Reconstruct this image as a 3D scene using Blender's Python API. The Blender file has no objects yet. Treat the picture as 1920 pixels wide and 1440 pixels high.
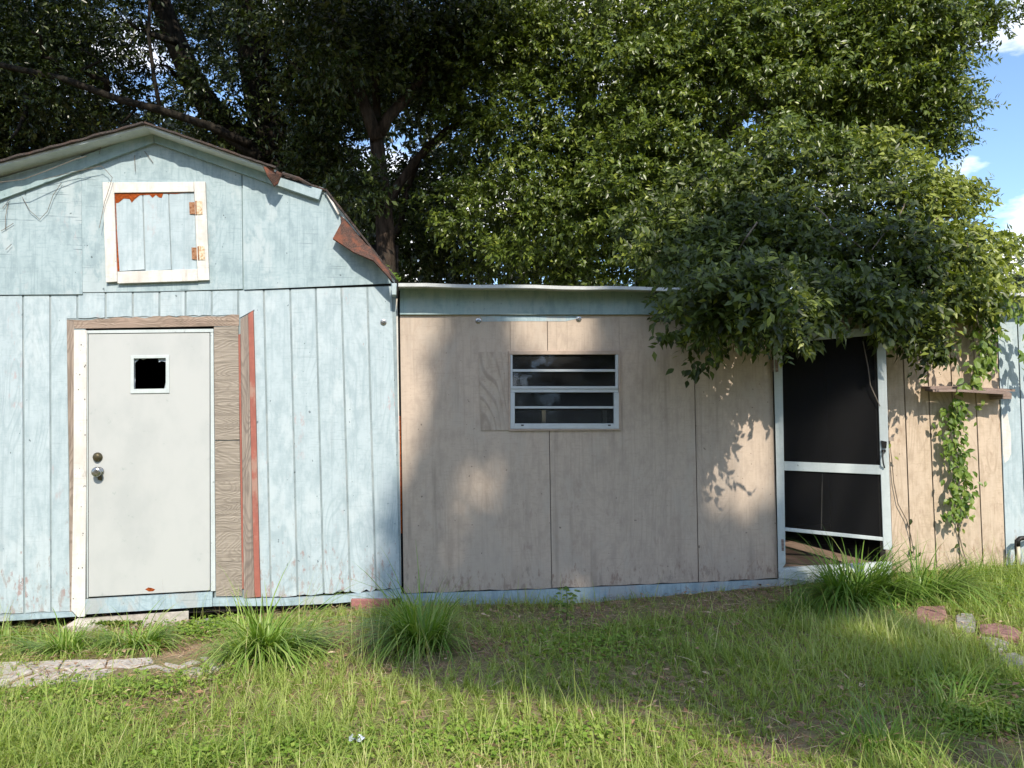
import bpy, math, random
import numpy as np
from mathutils import Vector, Matrix

random.seed(7)
rng = np.random.default_rng(11)
scene = bpy.context.scene
col = scene.collection
R = math.radians

# ------------------------------------------------------------------ camera
FPX = 1443.0
YAW, PITCH, ROLL = R(7.4), R(2.6), 0.009
CAM = np.array([0.0, -6.19, 1.5])
_r0 = np.array([math.cos(YAW), -math.sin(YAW), 0.0])
_F = np.array([math.sin(YAW) * math.cos(PITCH), math.cos(YAW) * math.cos(PITCH), math.sin(PITCH)])
_u0 = np.cross(_r0, _F)
_r = _r0 * math.cos(ROLL) - _u0 * math.sin(ROLL)
_u = _u0 * math.cos(ROLL) + _r0 * math.sin(ROLL)
cam = bpy.data.cameras.new('camera')
cam.sensor_width = 36.0
cam.lens = 36.0 * FPX / 1920.0
cam.clip_start, cam.clip_end = 0.05, 2000.0
camo = bpy.data.objects.new('camera', cam)
col.objects.link(camo)
M3 = Matrix((tuple(_r), tuple(_u), tuple(-_F))).transposed()
camo.matrix_world = Matrix.Translation(Vector(CAM)) @ M3.to_4x4()
scene.camera = camo

# ------------------------------------------------------------------ light
SUN_EL, SUN_AZ = R(42.0), R(6.0)            # azimuth: to the right of straight behind the camera
SUN = np.array([math.sin(SUN_AZ) * math.cos(SUN_EL), -math.cos(SUN_AZ) * math.cos(SUN_EL), math.sin(SUN_EL)])
world = bpy.data.worlds.new('World')
scene.world = world
world.use_nodes = True
wn, wl = world.node_tree.nodes, world.node_tree.links
wn.clear()
sky = wn.new('ShaderNodeTexSky')
sky.sky_type = 'NISHITA'
sky.sun_disc = False
sky.sun_elevation = SUN_EL
sky.sun_rotation = math.pi - SUN_AZ
sky.altitude = 0.0
sky.air_density = 1.0
sky.dust_density = 0.25
sky.ozone_density = 3.6
bg = wn.new('ShaderNodeBackground')
bg.inputs['Strength'].default_value = 0.115
wo = wn.new('ShaderNodeOutputWorld')
# fair-weather clouds; cover beyond the view added and brightened for warmer fill light
tc = wn.new('ShaderNodeTexCoord')
cm = wn.new('ShaderNodeMapping')
cm.inputs['Scale'].default_value = (1.0, 1.0, 2.6)
cm.inputs['Location'].default_value = (0.33, 0.1, 0.0)
cn = wn.new('ShaderNodeTexNoise')
cn.inputs['Scale'].default_value = 4.2
cn.inputs['Detail'].default_value = 7.0
cn.inputs['Roughness'].default_value = 0.55
cr = wn.new('ShaderNodeMapRange')
cr.inputs['From Min'].default_value = 0.50
cr.inputs['From Max'].default_value = 0.64
cr.inputs['To Max'].default_value = 0.9
mx = wn.new('ShaderNodeMix')
mx.data_type = 'RGBA'
mx.inputs[7].default_value = (9.6, 9.2, 8.9, 1)
wl.new(tc.outputs['Generated'], cm.inputs['Vector'])
wl.new(cm.outputs['Vector'], cn.inputs['Vector'])
wl.new(cn.outputs['Fac'], cr.inputs['Value'])
wl.new(cr.outputs['Result'], mx.inputs[0])
wl.new(sky.outputs['Color'], mx.inputs[6])
wl.new(mx.outputs[2], bg.inputs['Color'])
wl.new(bg.outputs['Background'], wo.inputs['Surface'])
sl = bpy.data.lights.new('sun', 'SUN')
sl.energy = 2.6
sl.angle = R(0.5)
sl.color = (1.0, 0.91, 0.78)
so = bpy.data.objects.new('sun', sl)
col.objects.link(so)
so.location = (2, -20, 25)
so.rotation_euler = Vector(-SUN).to_track_quat('-Z', 'Y').to_euler()

scene.view_settings.view_transform = 'Standard'
scene.view_settings.look = 'None'
scene.view_settings.gamma = 1.0
scene.view_settings.use_curve_mapping = False
scene.view_settings.exposure = 1.22
scene.render.engine = 'CYCLES'
scene.cycles.max_bounces = 6
scene.cycles.transparent_max_bounces = 8
scene.cycles.caustics_reflective = False
scene.cycles.caustics_refractive = False
try:
    scene.cycles.use_denoising = True
except Exception:
    pass

# ------------------------------------------------------------------ geometry helpers
def ray(px, py):
    return _F + _r * ((px - 960.0) / FPX) - _u * ((py - 720.0) / FPX)

def P(px, py, y=0.0):
    """photograph pixel -> point on the vertical plane y (the fronts of the sheds are parallel to it)"""
    d = ray(px, py)
    t = (y - CAM[1]) / d[1]
    return CAM + d * t

def PP(px, py, o, n):
    d = ray(px, py)
    t = np.dot(np.array(o) - CAM, n) / np.dot(d, n)
    return CAM + d * t

# ground height: measured along the foot of the walls, gently falling towards the camera
_gp = [(-500, 1212), (0, 1186), (380, 1168), (560, 1148), (750, 1137), (1100, 1131), (1455, 1100), (1660, 1086), (1890, 1068), (2300, 1045)]
_gx = np.array([P(a, b, -0.05)[0] for a, b in _gp])
_gz = np.array([P(a, b, -0.05)[2] for a, b in _gp])

def gh(x, y):
    x = np.asarray(x, float); y = np.asarray(y, float)
    z = np.interp(x, _gx, _gz)
    far = np.clip((-y - 0.3) / 4.0, 0, 1)
    z = z * (1 - 0.6 * far) + 0.6 * far * 0.0
    amp = np.clip((-y - 0.1) / 0.9, 0.12, 1)
    z = z - 0.012 * (1 - amp)
    z = z + amp * 0.018 * np.sin(3.1 * x + 1.3 * np.sin(2.3 * y)) * np.sin(2.7 * y + 0.6) + amp * 0.010 * np.sin(8.3 * x + 2.0 * np.sin(5 * y)) * np.sin(7.1 * y + 1.1 * x)
    return z

def G(px, py):
    d = ray(px, py)
    t = 1.0
    z = 0.0
    for _ in range(12):
        t = (z - CAM[2]) / d[2]
        p = CAM + d * t
        z = float(gh(p[0], p[1]))
    return CAM + d * t

class MB:
    """collects shapes into one mesh"""
    def __init__(s):
        s.v, s.f = [], []
    def add(s, vs, fs):
        k = len(s.v)
        s.v += [tuple(map(float, a)) for a in vs]
        s.f += [tuple(i + k for i in f) for f in fs]
        return s
    def prism(s, front, t, dirv=(0, 1, 0)):
        front = [np.array(a, float) for a in front]
        d = np.array(dirv, float) * t
        n = len(front)
        # keep the front face turned to the camera
        c = sum(front) / n
        nn = np.zeros(3)
        for i in range(n):
            nn += np.cross(front[i] - c, front[(i + 1) % n] - c)
        if np.dot(nn, d) > 0:
            front = front[::-1]
        back = [a + d for a in front]
        fs = [tuple(range(n)), tuple(range(2 * n - 1, n - 1, -1))]
        for i in range(n):
            j = (i + 1) % n
            fs.append((i, i + n, j + n, j))
        return s.add(front + back, fs)
    def box(s, lo, hi):
        (a, b, c), (d, e, f) = lo, hi
        vs = [(a, b, c), (d, b, c), (d, e, c), (a, e, c), (a, b, f), (d, b, f), (d, e, f), (a, e, f)]
        return s.add(vs, [(0, 3, 2, 1), (4, 5, 6, 7), (0, 1, 5, 4), (1, 2, 6, 5), (2, 3, 7, 6), (3, 0, 4, 7)])
    def tube(s, pts, rad, n=7, cap=True):
        pts = [np.array(p, float) for p in pts]
        if not hasattr(rad, '__len__'):
            rad = [rad] * len(pts)
        vs, fs = [], []
        up = np.array([0.3, 0.9, 0.2])
        for i, p in enumerate(pts):
            a = pts[max(i - 1, 0)]; b = pts[min(i + 1, len(pts) - 1)]
            t = b - a; t = t / (np.linalg.norm(t) + 1e-9)
            e1 = np.cross(t, up); ln = np.linalg.norm(e1)
            if ln < 1e-3:
                e1 = np.cross(t, np.array([1.0, 0, 0])); ln = np.linalg.norm(e1)
            e1 /= ln; e2 = np.cross(t, e1)
            for k in range(n):
                an = 2 * math.pi * k / n
                vs.append(p + (e1 * math.cos(an) + e2 * math.sin(an)) * rad[i])
        for i in range(len(pts) - 1):
            for k in range(n):
                l = (k + 1) % n
                fs.append((i * n + k, i * n + l, (i + 1) * n + l, (i + 1) * n + k))
        if cap:
            fs.append(tuple(range(n - 1, -1, -1)))
            fs.append(tuple(range((len(pts) - 1) * n, len(pts) * n)))
        return s.add(vs, fs)
    def lathe(s, c, axis, prof, n=14):
        """profile (distance along axis, radius)"""
        c = np.array(c, float); ax = np.array(axis, float); ax /= np.linalg.norm(ax)
        e1 = np.cross(ax, np.array([0, 0, 1.0])); e1 /= np.linalg.norm(e1); e2 = np.cross(ax, e1)
        vs, fs = [], []
        for (h, r) in prof:
            for k in range(n):
                an = 2 * math.pi * k / n
                vs.append(c + ax * h + (e1 * math.cos(an) + e2 * math.sin(an)) * r)
        for i in range(len(prof) - 1):
            for k in range(n):
                l = (k + 1) % n
                fs.append((i * n + k, i * n + l, (i + 1) * n + l, (i + 1) * n + k))
        fs.append(tuple(range(n - 1, -1, -1)))
        fs.append(tuple(range((len(prof) - 1) * n, len(prof) * n)))
        return s.add(vs, fs)
    def build(s, name, m, parent=None, smooth=False, label=None, kind=None, bevel=0.0, base=None):
        b = BASE.get(parent.name, np.zeros(3)) if parent else (np.array(base, float) if base is not None else np.zeros(3))
        me = bpy.data.meshes.new(name)
        me.from_pydata([tuple(np.array(v) - b) for v in s.v], [], s.f)
        me.validate()
        me.materials.append(m)
        if smooth:
            me.polygons.foreach_set('use_smooth', [True] * len(me.polygons))
        o = bpy.data.objects.new(name, me)
        col.objects.link(o)
        if parent:
            o.parent = parent
        else:
            o.location = b
        BASE[o.name] = b
        if label: o['label'] = label
        if kind: o['kind'] = kind
        if bevel:
            md = o.modifiers.new('bevel', 'BEVEL'); md.width = bevel; md.segments = 1; md.limit_method = 'ANGLE'
        return o

BASE = {}
def thing(name, label, cat, loc, group=None):
    o = bpy.data.objects.new(name, None)
    col.objects.link(o)
    o.location = tuple(map(float, loc))
    o.empty_display_size = 0.2
    o['label'] = label; o['category'] = cat
    if group: o['group'] = group
    BASE[o.name] = np.array(loc, float)
    return o
def tag(o, label, cat, group=None):
    o['label'] = label; o['category'] = cat
    if group: o['group'] = group
    return o

def bulk(name, verts, faces, m, parent=None, tint=None, kind=None, smooth=False):
    """numpy mesh: verts (N,3), faces (M,k) all with k corners, tint per vertex"""
    b = BASE.get(parent.name, np.zeros(3)) if parent else np.zeros(3)
    me = bpy.data.meshes.new(name)
    verts = np.asarray(verts, np.float32) - b.astype(np.float32)
    faces = np.asarray(faces, np.int32)
    nf, k = faces.shape
    me.vertices.add(len(verts)); me.vertices.foreach_set('co', verts.ravel())
    me.loops.add(nf * k); me.loops.foreach_set('vertex_index', faces.ravel())
    me.polygons.add(nf)
    me.polygons.foreach_set('loop_start', np.arange(0, nf * k, k, dtype=np.int32))
    me.polygons.foreach_set('loop_total', np.full(nf, k, np.int32))
    if smooth:
        me.polygons.foreach_set('use_smooth', np.ones(nf, bool))
    if tint is not None:
        at = me.attributes.new('tint', 'FLOAT', 'POINT')
        at.data.foreach_set('value', np.asarray(tint, np.float32))
    me.update(calc_edges=True)
    me.materials.append(m)
    o = bpy.data.objects.new(name, me)
    col.objects.link(o)
    if parent: o.parent = parent
    BASE[o.name] = b
    if kind: o['kind'] = kind
    return o

def poly(pts, y):
    return [P(a, b, y) for a, b in pts]

def rough(a, b, n, amp, seed):
    """jagged line between two pixels, end points left out"""
    q = random.Random(seed)
    out = []
    for i in range(1, n):
        t = i / n
        out.append((a[0] + (b[0] - a[0]) * t + q.uniform(-amp, amp) * 0.6, a[1] + (b[1] - a[1]) * t + q.uniform(-amp, amp)))
    return out

def lerp(a, b, t):
    return a + (b - a) * t

# ------------------------------------------------------------------ materials
class N:
    def __init__(s, name):
        s.m = bpy.data.materials.new(name)
        s.m.use_nodes = True
        s.t = s.m.node_tree
        s.t.nodes.clear()
        s.out = s.t.nodes.new('ShaderNodeOutputMaterial')
    def n(s, typ, **kw):
        x = s.t.nodes.new(typ)
        for k, v in kw.items():
            setattr(x, k, v)
        return x
    def l(s, a, b):
        s.t.links.new(a, b)
    def setin(s, sock, v):
        if hasattr(v, 'is_output') or isinstance(v, bpy.types.NodeSocket):
            s.l(v, sock)
        else:
            sock.default_value = v
    def math(s, op, a, b=0.0, c=None):
        x = s.n('ShaderNodeMath', operation=op)
        s.setin(x.inputs[0], a); s.setin(x.inputs[1], b)
        if c is not None: s.setin(x.inputs[2], c)
        return x.outputs[0]
    def ramp(s, v, a, b, lo=0.0, hi=1.0):
        x = s.n('ShaderNodeMapRange')
        x.interpolation_type = 'SMOOTHSTEP'
        s.setin(x.inputs['Value'], v)
        x.inputs['From Min'].default_value = a; x.inputs['From Max'].default_value = b
        x.inputs['To Min'].default_value = lo; x.inputs['To Max'].default_value = hi
        return x.outputs['Result']
    def mix(s, f, a, b, blend='MIX'):
        x = s.n('ShaderNodeMix', data_type='RGBA', blend_type=blend)
        s.setin(x.inputs[0], f)
        s.setin(x.inputs[6], (*a, 1) if isinstance(a, tuple) and len(a) == 3 else a)
        s.setin(x.inputs[7], (*b, 1) if isinstance(b, tuple) and len(b) == 3 else b)
        return x.outputs[2]
    def pos(s, scale=(1, 1, 1), off=True):
        g = s.n('ShaderNodeNewGeometry')
        v = g.outputs['Position']
        if off:
            oi = s.n('ShaderNodeObjectInfo')
            sc = s.n('ShaderNodeVectorMath', operation='SCALE')
            sc.inputs[0].default_value = (3.7, 1.3, 41.0)
            s.l(oi.outputs['Random'], sc.inputs['Scale'])
            ad = s.n('ShaderNodeVectorMath', operation='ADD')
            s.l(v, ad.inputs[0]); s.l(sc.outputs[0], ad.inputs[1])
            v = ad.outputs[0]
        mp = s.n('ShaderNodeMapping')
        mp.inputs['Scale'].default_value = scale
        s.l(v, mp.inputs['Vector'])
        return mp.outputs['Vector']
    def noise(s, vec, scale=1.0, detail=4.0, rough=0.55, dist=0.0):
        x = s.n('ShaderNodeTexNoise')
        s.l(vec, x.inputs['Vector'])
        x.inputs['Scale'].default_value = scale; x.inputs['Detail'].default_value = detail
        x.inputs['Roughness'].default_value = rough; x.inputs['Distortion'].default_value = dist
        return x.outputs['Fac']
    def wave(s, vec, scale=1.0, dist=4.0, detail=2.0, dscale=1.0, direction='X'):
        x = s.n('ShaderNodeTexWave', wave_type='BANDS', bands_direction=direction)
        s.l(vec, x.inputs['Vector'])
        x.inputs['Scale'].default_value = scale; x.inputs['Distortion'].default_value = dist
        x.inputs['Detail'].default_value = detail; x.inputs['Detail Scale'].default_value = dscale
        return x.outputs['Fac']
    def bsdf(s, color, rough=0.7, spec=0.3, bump=None, bstr=0.3, bdist=0.01, metallic=0.0):
        b = s.n('ShaderNodeBsdfPrincipled')
        s.setin(b.inputs['Base Color'], (*color, 1) if isinstance(color, tuple) else color)
        s.setin(b.inputs['Roughness'], rough)
        b.inputs['Specular IOR Level'].default_value = spec
        b.inputs['Metallic'].default_value = metallic
        if bump is not None:
            bp = s.n('ShaderNodeBump')
            bp.inputs['Strength'].default_value = bstr; bp.inputs['Distance'].default_value = bdist
            s.l(bump, bp.inputs['Height'])
            s.l(bp.outputs['Normal'], b.inputs['Normal'])
        return b
    def done(s, b):
        s.l(b.outputs[0], s.out.inputs['Surface'])
        return s.m

def painted(name, base, dark, wear, wear_amt=0.5, stain=None, hcheck=0.0, fine=1.0, bump=0.35, nails=0.0, rough=0.75, swirl=1.0, off=True, wear_scale=2.3, streak=0.0, foot=None):
    k = N(name)
    fib = k.noise(k.pos((60, 60, 2.4), off), 1.0, 5.0, 0.6)
    cross = k.noise(k.pos((16, 16, 75), off), 1.0, 3.0, 0.6)
    con = k.noise(k.pos((2.6, 2.6, 0.75), off), 1.0, 1.5, 0.4, 0.25)
    cath = k.math('SINE', k.math('MULTIPLY', con, 150.0))
    big = k.noise(k.pos((1.2, 1.2, 0.7), off), wear_scale, 5.0, 0.6)
    sm = k.noise(k.pos((13, 13, 6), off), 1.0, 7.0, 0.7)
    cmask = k.ramp(k.noise(k.pos((1.4, 1.4, 1.1), off), 1.6, 2.0), 0.42, 0.62)
    c = k.mix(k.ramp(sm, 0.30, 0.60, 0.25, 1.0), dark, base)
    c = k.mix(k.math('MULTIPLY', k.ramp(fib, 0.5, 0.72), 0.55 * fine), c, dark)
    c = k.mix(k.math('MULTIPLY', k.ramp(cross, 0.5, 0.72), 0.42 * fine), c, dark)
    c = k.mix(k.math('MULTIPLY', k.math('MULTIPLY', k.ramp(cath, 0.3, 1.0), cmask), 0.55 * swirl), c, dark)
    w = k.math('ADD', k.math('MULTIPLY', big, 0.75), k.math('MULTIPLY', sm, 0.35))
    c = k.mix(k.math('MULTIPLY', k.ramp(w, 0.56, 0.64), wear_amt), c, wear)
    if stain:
        st = k.noise(k.pos((2.0, 2.0, 1.1), off), 1.7, 4.0, 0.6)
        fl = k.noise(k.pos((40, 40, 14), off), 1.0, 4.0, 0.6)
        c = k.mix(k.math('MULTIPLY', k.math('MULTIPLY', k.ramp(st, 0.60, 0.70), k.ramp(fl, 0.52, 0.60)), 0.5), c, stain)
    if streak:
        sv = k.noise(k.pos((17, 17, 0.45), off), 1.0, 4.0, 0.6)
        sm2 = k.noise(k.pos((1.3, 1.3, 0.9), off), 1.4, 3.0)
        c = k.mix(k.math('MULTIPLY', k.math('MULTIPLY', k.ramp(sv, 0.52, 0.70), k.ramp(sm2, 0.40, 0.62)), streak), c, tuple(x * 0.62 for x in dark))
    if foot:
        gz = k.n('ShaderNodeSeparateXYZ')
        k.l(k.n('ShaderNodeNewGeometry').outputs['Position'], gz.inputs[0])
        fz_ = k.ramp(gz.outputs['Z'], foot[0], foot[1], 0.17, 0.0)
        fm = k.ramp(k.math('ADD', k.noise(k.pos((26, 26, 10), off), 1.0, 6.0, 0.7), fz_), 0.66, 0.76)
        fc_ = k.mix(k.ramp(k.noise(k.pos((9, 9, 5), off), 1.0, 3.0), 0.4, 0.6), foot[2], foot[3])
        c = k.mix(k.math('MULTIPLY', fm, 0.8), c, fc_)
    h = k.math('ADD', k.math('MULTIPLY', fib, 0.6), k.math('ADD', k.math('MULTIPLY', cross, 0.35), k.math('MULTIPLY', k.math('MULTIPLY', cath, cmask), 0.16 * swirl)))
    if hcheck:
        hc = k.noise(k.pos((3.0, 3.0, 120.0), off), 1.0, 3.0, 0.5)
        hm = k.ramp(k.noise(k.pos((1.5, 1.5, 1.5), off), 1.3, 2.0), 0.4, 0.65)
        cr = k.math('MULTIPLY', k.ramp(hc, 0.64, 0.70), k.math('MULTIPLY', hm, hcheck))
        c = k.mix(cr, c, tuple(x * 0.45 for x in dark))
    # small dark flecks: nail heads, chips
    sp = k.noise(k.pos((30, 30, 26), off), 1.0, 2.0, 0.4)
    c = k.mix(k.ramp(sp, 0.745, 0.775, 0, 0.75), c, tuple(x * 0.35 for x in dark))
    if nails:
        vo = k.n('ShaderNodeTexVoronoi', feature='F1')
        k.l(k.pos((1, 1, 0.8), off), vo.inputs['Vector'])
        vo.inputs['Scale'].default_value = nails
        c = k.mix(k.ramp(vo.outputs['Distance'], 0.10, 0.14, 0.85, 0.0), c, (0.03, 0.028, 0.025))
    return k.done(k.bsdf(c, rough, 0.25, h, bump, 0.006))

def raw_wood(name, light, mid, dark, horizontal=False, swirl=1.0, bump=0.6):
    k = N(name)
    sc = (1.8, 1.8, 70) if horizontal else (70, 70, 1.8)
    fib = k.noise(k.pos(sc), 1.0, 6.0, 0.7)
    con = k.noise(k.pos((1.6, 1.6, 4.6) if horizontal else (4.6, 4.6, 0.9)), 1.0, 1.8, 0.45, 0.4)
    cath = k.math('SINE', k.math('MULTIPLY', con, 210.0))
    big = k.noise(k.pos((1, 1, 1)), 4.0, 5.0, 0.6)
    c = k.mix(k.ramp(fib, 0.3, 0.7), dark, light)
    c = k.mix(k.math('MULTIPLY', k.ramp(cath, 0.0, 1.0), 0.6 * swirl), c, dark)
    c = k.mix(k.ramp(big, 0.4, 0.7, 0, 0.6), c, mid)
    h = k.math('ADD', fib, k.math('MULTIPLY', cath, 0.22 * swirl))
    return k.done(k.bsdf(c, 0.85, 0.15, h, bump, 0.006))

def plain(name, c, rough=0.6, spec=0.3, metallic=0.0, var=0.25, scale=14.0, bump=0.15):
    k = N(name)
    a = k.noise(k.pos((1, 1, 1)), scale, 5.0, 0.65)
    b = k.noise(k.pos((1, 1, 1)), scale * 0.2, 3.0, 0.6)
    cc = k.mix(k.ramp(a, 0.3, 0.75), tuple(x * (1 - var) for x in c), c)
    cc = k.mix(k.ramp(b, 0.45, 0.75, 0, 0.6), cc, tuple(x * (1 - var * 0.8) for x in c))
    return k.done(k.bsdf(cc, rough, spec, a, bump, 0.004, metallic))

BLUE = (0.405, 0.482, 0.512); BLUED = (0.285, 0.36, 0.39)
m_blue = painted('pale_blue_siding', BLUE, BLUED, (0.475, 0.535, 0.555), 0.45, (0.42, 0.27, 0.26), 0.3, bump=0.4, streak=0.35, foot=(0.10, 0.9, (0.30, 0.20, 0.18), (0.30, 0.31, 0.30)))
m_gable = painted('teal_blue_gable', (0.345, 0.43, 0.455), (0.215, 0.29, 0.315), (0.42, 0.48, 0.495), 0.6, (0.42, 0.36, 0.36), 0.9, bump=0.35, swirl=0.6, streak=0.3)
m_soffit = painted('pale_soffit', (0.52, 0.57, 0.57), (0.40, 0.45, 0.45), (0.54, 0.56, 0.54), 0.5, None, 0.1, bump=0.2, swirl=0.2)
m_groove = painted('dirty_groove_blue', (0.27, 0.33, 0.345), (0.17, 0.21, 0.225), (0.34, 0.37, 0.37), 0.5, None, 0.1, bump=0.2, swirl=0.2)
m_bluetrim = painted('blue_trim', (0.29, 0.39, 0.405), (0.20, 0.285, 0.30), (0.34, 0.40, 0.405), 0.5, None, 0.1, bump=0.2, swirl=0.3)
m_skirt = painted('blue_skirt', (0.36, 0.46, 0.50), (0.22, 0.30, 0.335), (0.37, 0.365, 0.345), 0.6, (0.3, 0.2, 0.17), 0.5, bump=0.45)
m_tan = painted('tan_siding', (0.485, 0.395, 0.315), (0.37, 0.30, 0.24), (0.44, 0.375, 0.31), 0.5, (0.30, 0.22, 0.18), 0.22, bump=0.35, swirl=0.55, streak=0.45, foot=(0.12, 0.5, (0.27, 0.19, 0.15), (0.30, 0.25, 0.205)))
m_patch = painted('tan_patch_plywood', (0.47, 0.385, 0.305), (0.30, 0.24, 0.19), (0.42, 0.36, 0.30), 0.5, (0.30, 0.22, 0.18), 0.3, bump=0.8, swirl=1.7, streak=0.3)
m_tanplank = painted('tan_plank', (0.53, 0.425, 0.325), (0.36, 0.28, 0.205), (0.50, 0.41, 0.32), 0.4, (0.30, 0.21, 0.15), 0.1, bump=0.45, swirl=1.2, streak=0.25, foot=(0.2, 0.7, (0.30, 0.20, 0.14), (0.33, 0.27, 0.2)))
m_white = painted('flaking_white', (0.64, 0.63, 0.59), (0.46, 0.44, 0.40), (0.42, 0.38, 0.33), 0.5, (0.30, 0.22, 0.16), 0.5, bump=0.4, swirl=0.4)
m_jamb = painted('nail_pocked_white', (0.64, 0.63, 0.60), (0.50, 0.48, 0.44), (0.44, 0.40, 0.34), 0.4, (0.2, 0.16, 0.13), 0.3, bump=0.4, swirl=0.2, nails=24.0)
m_frame = painted('white_door_paint', (0.50, 0.55, 0.55), (0.40, 0.45, 0.45), (0.44, 0.47, 0.46), 0.4, (0.2, 0.17, 0.15), 0.0, bump=0.1, swirl=0.1)
m_bare = raw_wood('bare_weathered_wood', (0.36, 0.30, 0.25), (0.29, 0.235, 0.195), (0.17, 0.135, 0.11))
m_bareh = raw_wood('bare_head_strip', (0.38, 0.305, 0.245), (0.34, 0.25, 0.20), (0.17, 0.13, 0.10), True)
m_ply = raw_wood('grey_plywood', (0.375, 0.33, 0.275), (0.31, 0.27, 0.225), (0.19, 0.163, 0.135), True, 0.85, 0.8)
m_grey = raw_wood('grey_board', (0.34, 0.29, 0.245), (0.27, 0.225, 0.19), (0.14, 0.115, 0.10))
m_shelf = raw_wood('shelf_wood', (0.34, 0.26, 0.225), (0.27, 0.205, 0.175), (0.14, 0.10, 0.085), True, 0.5)
m_floor = raw_wood('dusty_floor_boards', (0.26, 0.19, 0.15), (0.22, 0.16, 0.125), (0.13, 0.09, 0.07), True, 0.3)
m_red = painted('faded_red_paint', (0.34, 0.12, 0.09), (0.25, 0.09, 0.07), (0.33, 0.215, 0.17), 0.85, (0.36, 0.30, 0.25), 0.3, bump=0.4, swirl=0.8)
m_orange = plain('rotted_orange_wood', (0.40, 0.09, 0.02), 0.9, 0.1, var=0.65, scale=60, bump=0.8)
m_door = None
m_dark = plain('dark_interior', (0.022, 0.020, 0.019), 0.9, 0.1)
m_black = plain('black_shadow_gap', (0.02, 0.02, 0.02), 0.95, 0.05)
m_alu = plain('aluminium', (0.56, 0.60, 0.62), 0.42, 0.5, 0.35, 0.12)
m_tanmetal = plain('tan_painted_casing', (0.46, 0.36, 0.285), 0.6, 0.3)
m_roofmetal = plain('white_roof_edge', (0.50, 0.515, 0.50), 0.45, 0.4, 0.0, 0.2)
m_brass = plain('tarnished_brass', (0.16, 0.135, 0.08), 0.38, 0.5, 0.8, 0.45, 60)
m_chrome = plain('worn_chrome', (0.48, 0.48, 0.46), 0.25, 0.5, 0.9, 0.4, 50)
m_iron = plain('black_iron', (0.03, 0.028, 0.027), 0.5, 0.4, 0.5, 0.4, 50)
m_conc = plain('pale_concrete', (0.53, 0.49, 0.44), 0.95, 0.1, 0, 0.4, 22, 0.7)
m_redblock = plain('faded_red_block', (0.36, 0.16, 0.15), 0.9, 0.15, 0, 0.3, 30, 0.5)
m_pinkbrick = plain('pink_red_paver', (0.36, 0.205, 0.18), 0.95, 0.1, 0, 0.5, 34, 0.9)
m_greystone = plain('pale_grey_stone', (0.38, 0.365, 0.34), 0.95, 0.1, 0, 0.5, 34, 0.9)
m_twig = plain('dry_twig', (0.22, 0.185, 0.15), 0.9, 0.1, 0, 0.35, 40)
m_pvc = plain('cream_pipe', (0.58, 0.53, 0.40), 0.5, 0.4, 0, 0.2)
m_foil = plain('crumpled_wrapper', (0.55, 0.62, 0.70), 0.35, 0.5, 0.2, 0.5, 30)
m_cord = plain('pale_cord', (0.5, 0.46, 0.4), 0.7, 0.2)

def mk_hinge(name, c0, c1):
    k = N(name)
    a = k.noise(k.pos((1, 1, 1)), 60.0, 5.0, 0.7)
    c = k.mix(k.ramp(a, 0.38, 0.55), c0, c1)
    return k.done(k.bsdf(c, 0.8, 0.2, a, 0.6, 0.004))
m_hinge = mk_hinge('rusty_hinge', (0.19, 0.075, 0.035), (0.33, 0.18, 0.10))
m_hingec = mk_hinge('cream_painted_hinge', (0.42, 0.26, 0.13), (0.60, 0.53, 0.40))

def mk_door():
    k = N('grey_white_steel_door')
    a = k.noise(k.pos((1, 1, 0.7), False), 2.6, 6.0, 0.65)
    b = k.noise(k.pos((1, 1, 1), False), 17.0, 6.0, 0.7)
    c = k.mix(k.ramp(a, 0.4, 0.72, 0, 0.8), (0.44, 0.455, 0.445), (0.375, 0.395, 0.39))
    sm = k.math('MULTIPLY', k.ramp(b, 0.60, 0.72), k.ramp(a, 0.44, 0.6))
    c = k.mix(k.math('MULTIPLY', sm, 0.9), c, (0.28, 0.32, 0.31))
    return k.done(k.bsdf(c, 0.5, 0.4, b, 0.06, 0.004))
m_door = mk_door()

def mk_shingle(name, c0, c1, red, amt):
    k = N(name)
    a = k.noise(k.pos((1, 1, 1)), 160.0, 3.0, 0.7)
    b = k.noise(k.pos((1, 1, 1)), 9.0, 4.0, 0.6)
    c = k.mix(k.ramp(a, 0.35, 0.7), c0, c1)
    c = k.mix(k.ramp(b, 0.48, 0.66, 0, amt), c, red)
    return k.done(k.bsdf(c, 0.95, 0.15, a, 0.8, 0.006))
m_shingle = mk_shingle('brown_asphalt_shingle', (0.035, 0.031, 0.030), (0.105, 0.085, 0.075), (0.11, 0.065, 0.05), 0.5)
m_flap = mk_shingle('rusty_torn_shingle', (0.045, 0.032, 0.028), (0.15, 0.085, 0.065), (0.20, 0.075, 0.045), 0.8)

def mk_bark(name, a1, a2, moss):
    k = N(name)
    a = k.noise(k.pos((22, 22, 5)), 1.0, 7.0, 0.7)
    b = k.noise(k.pos((1, 1, 1)), 3.0, 5.0, 0.6)
    c = k.mix(k.ramp(a, 0.35, 0.68), a1, a2)
    c = k.mix(k.ramp(b, 0.5, 0.7, 0, 0.7), c, moss)
    return k.done(k.bsdf(c, 0.95, 0.1, a, 1.0, 0.03))
m_bark = mk_bark('dark_bark', (0.010, 0.009, 0.007), (0.036, 0.030, 0.023), (0.028, 0.028, 0.022))
m_bark2 = mk_bark('brown_bark', (0.020, 0.015, 0.011), (0.075, 0.054, 0.040), (0.05, 0.047, 0.038))

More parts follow.
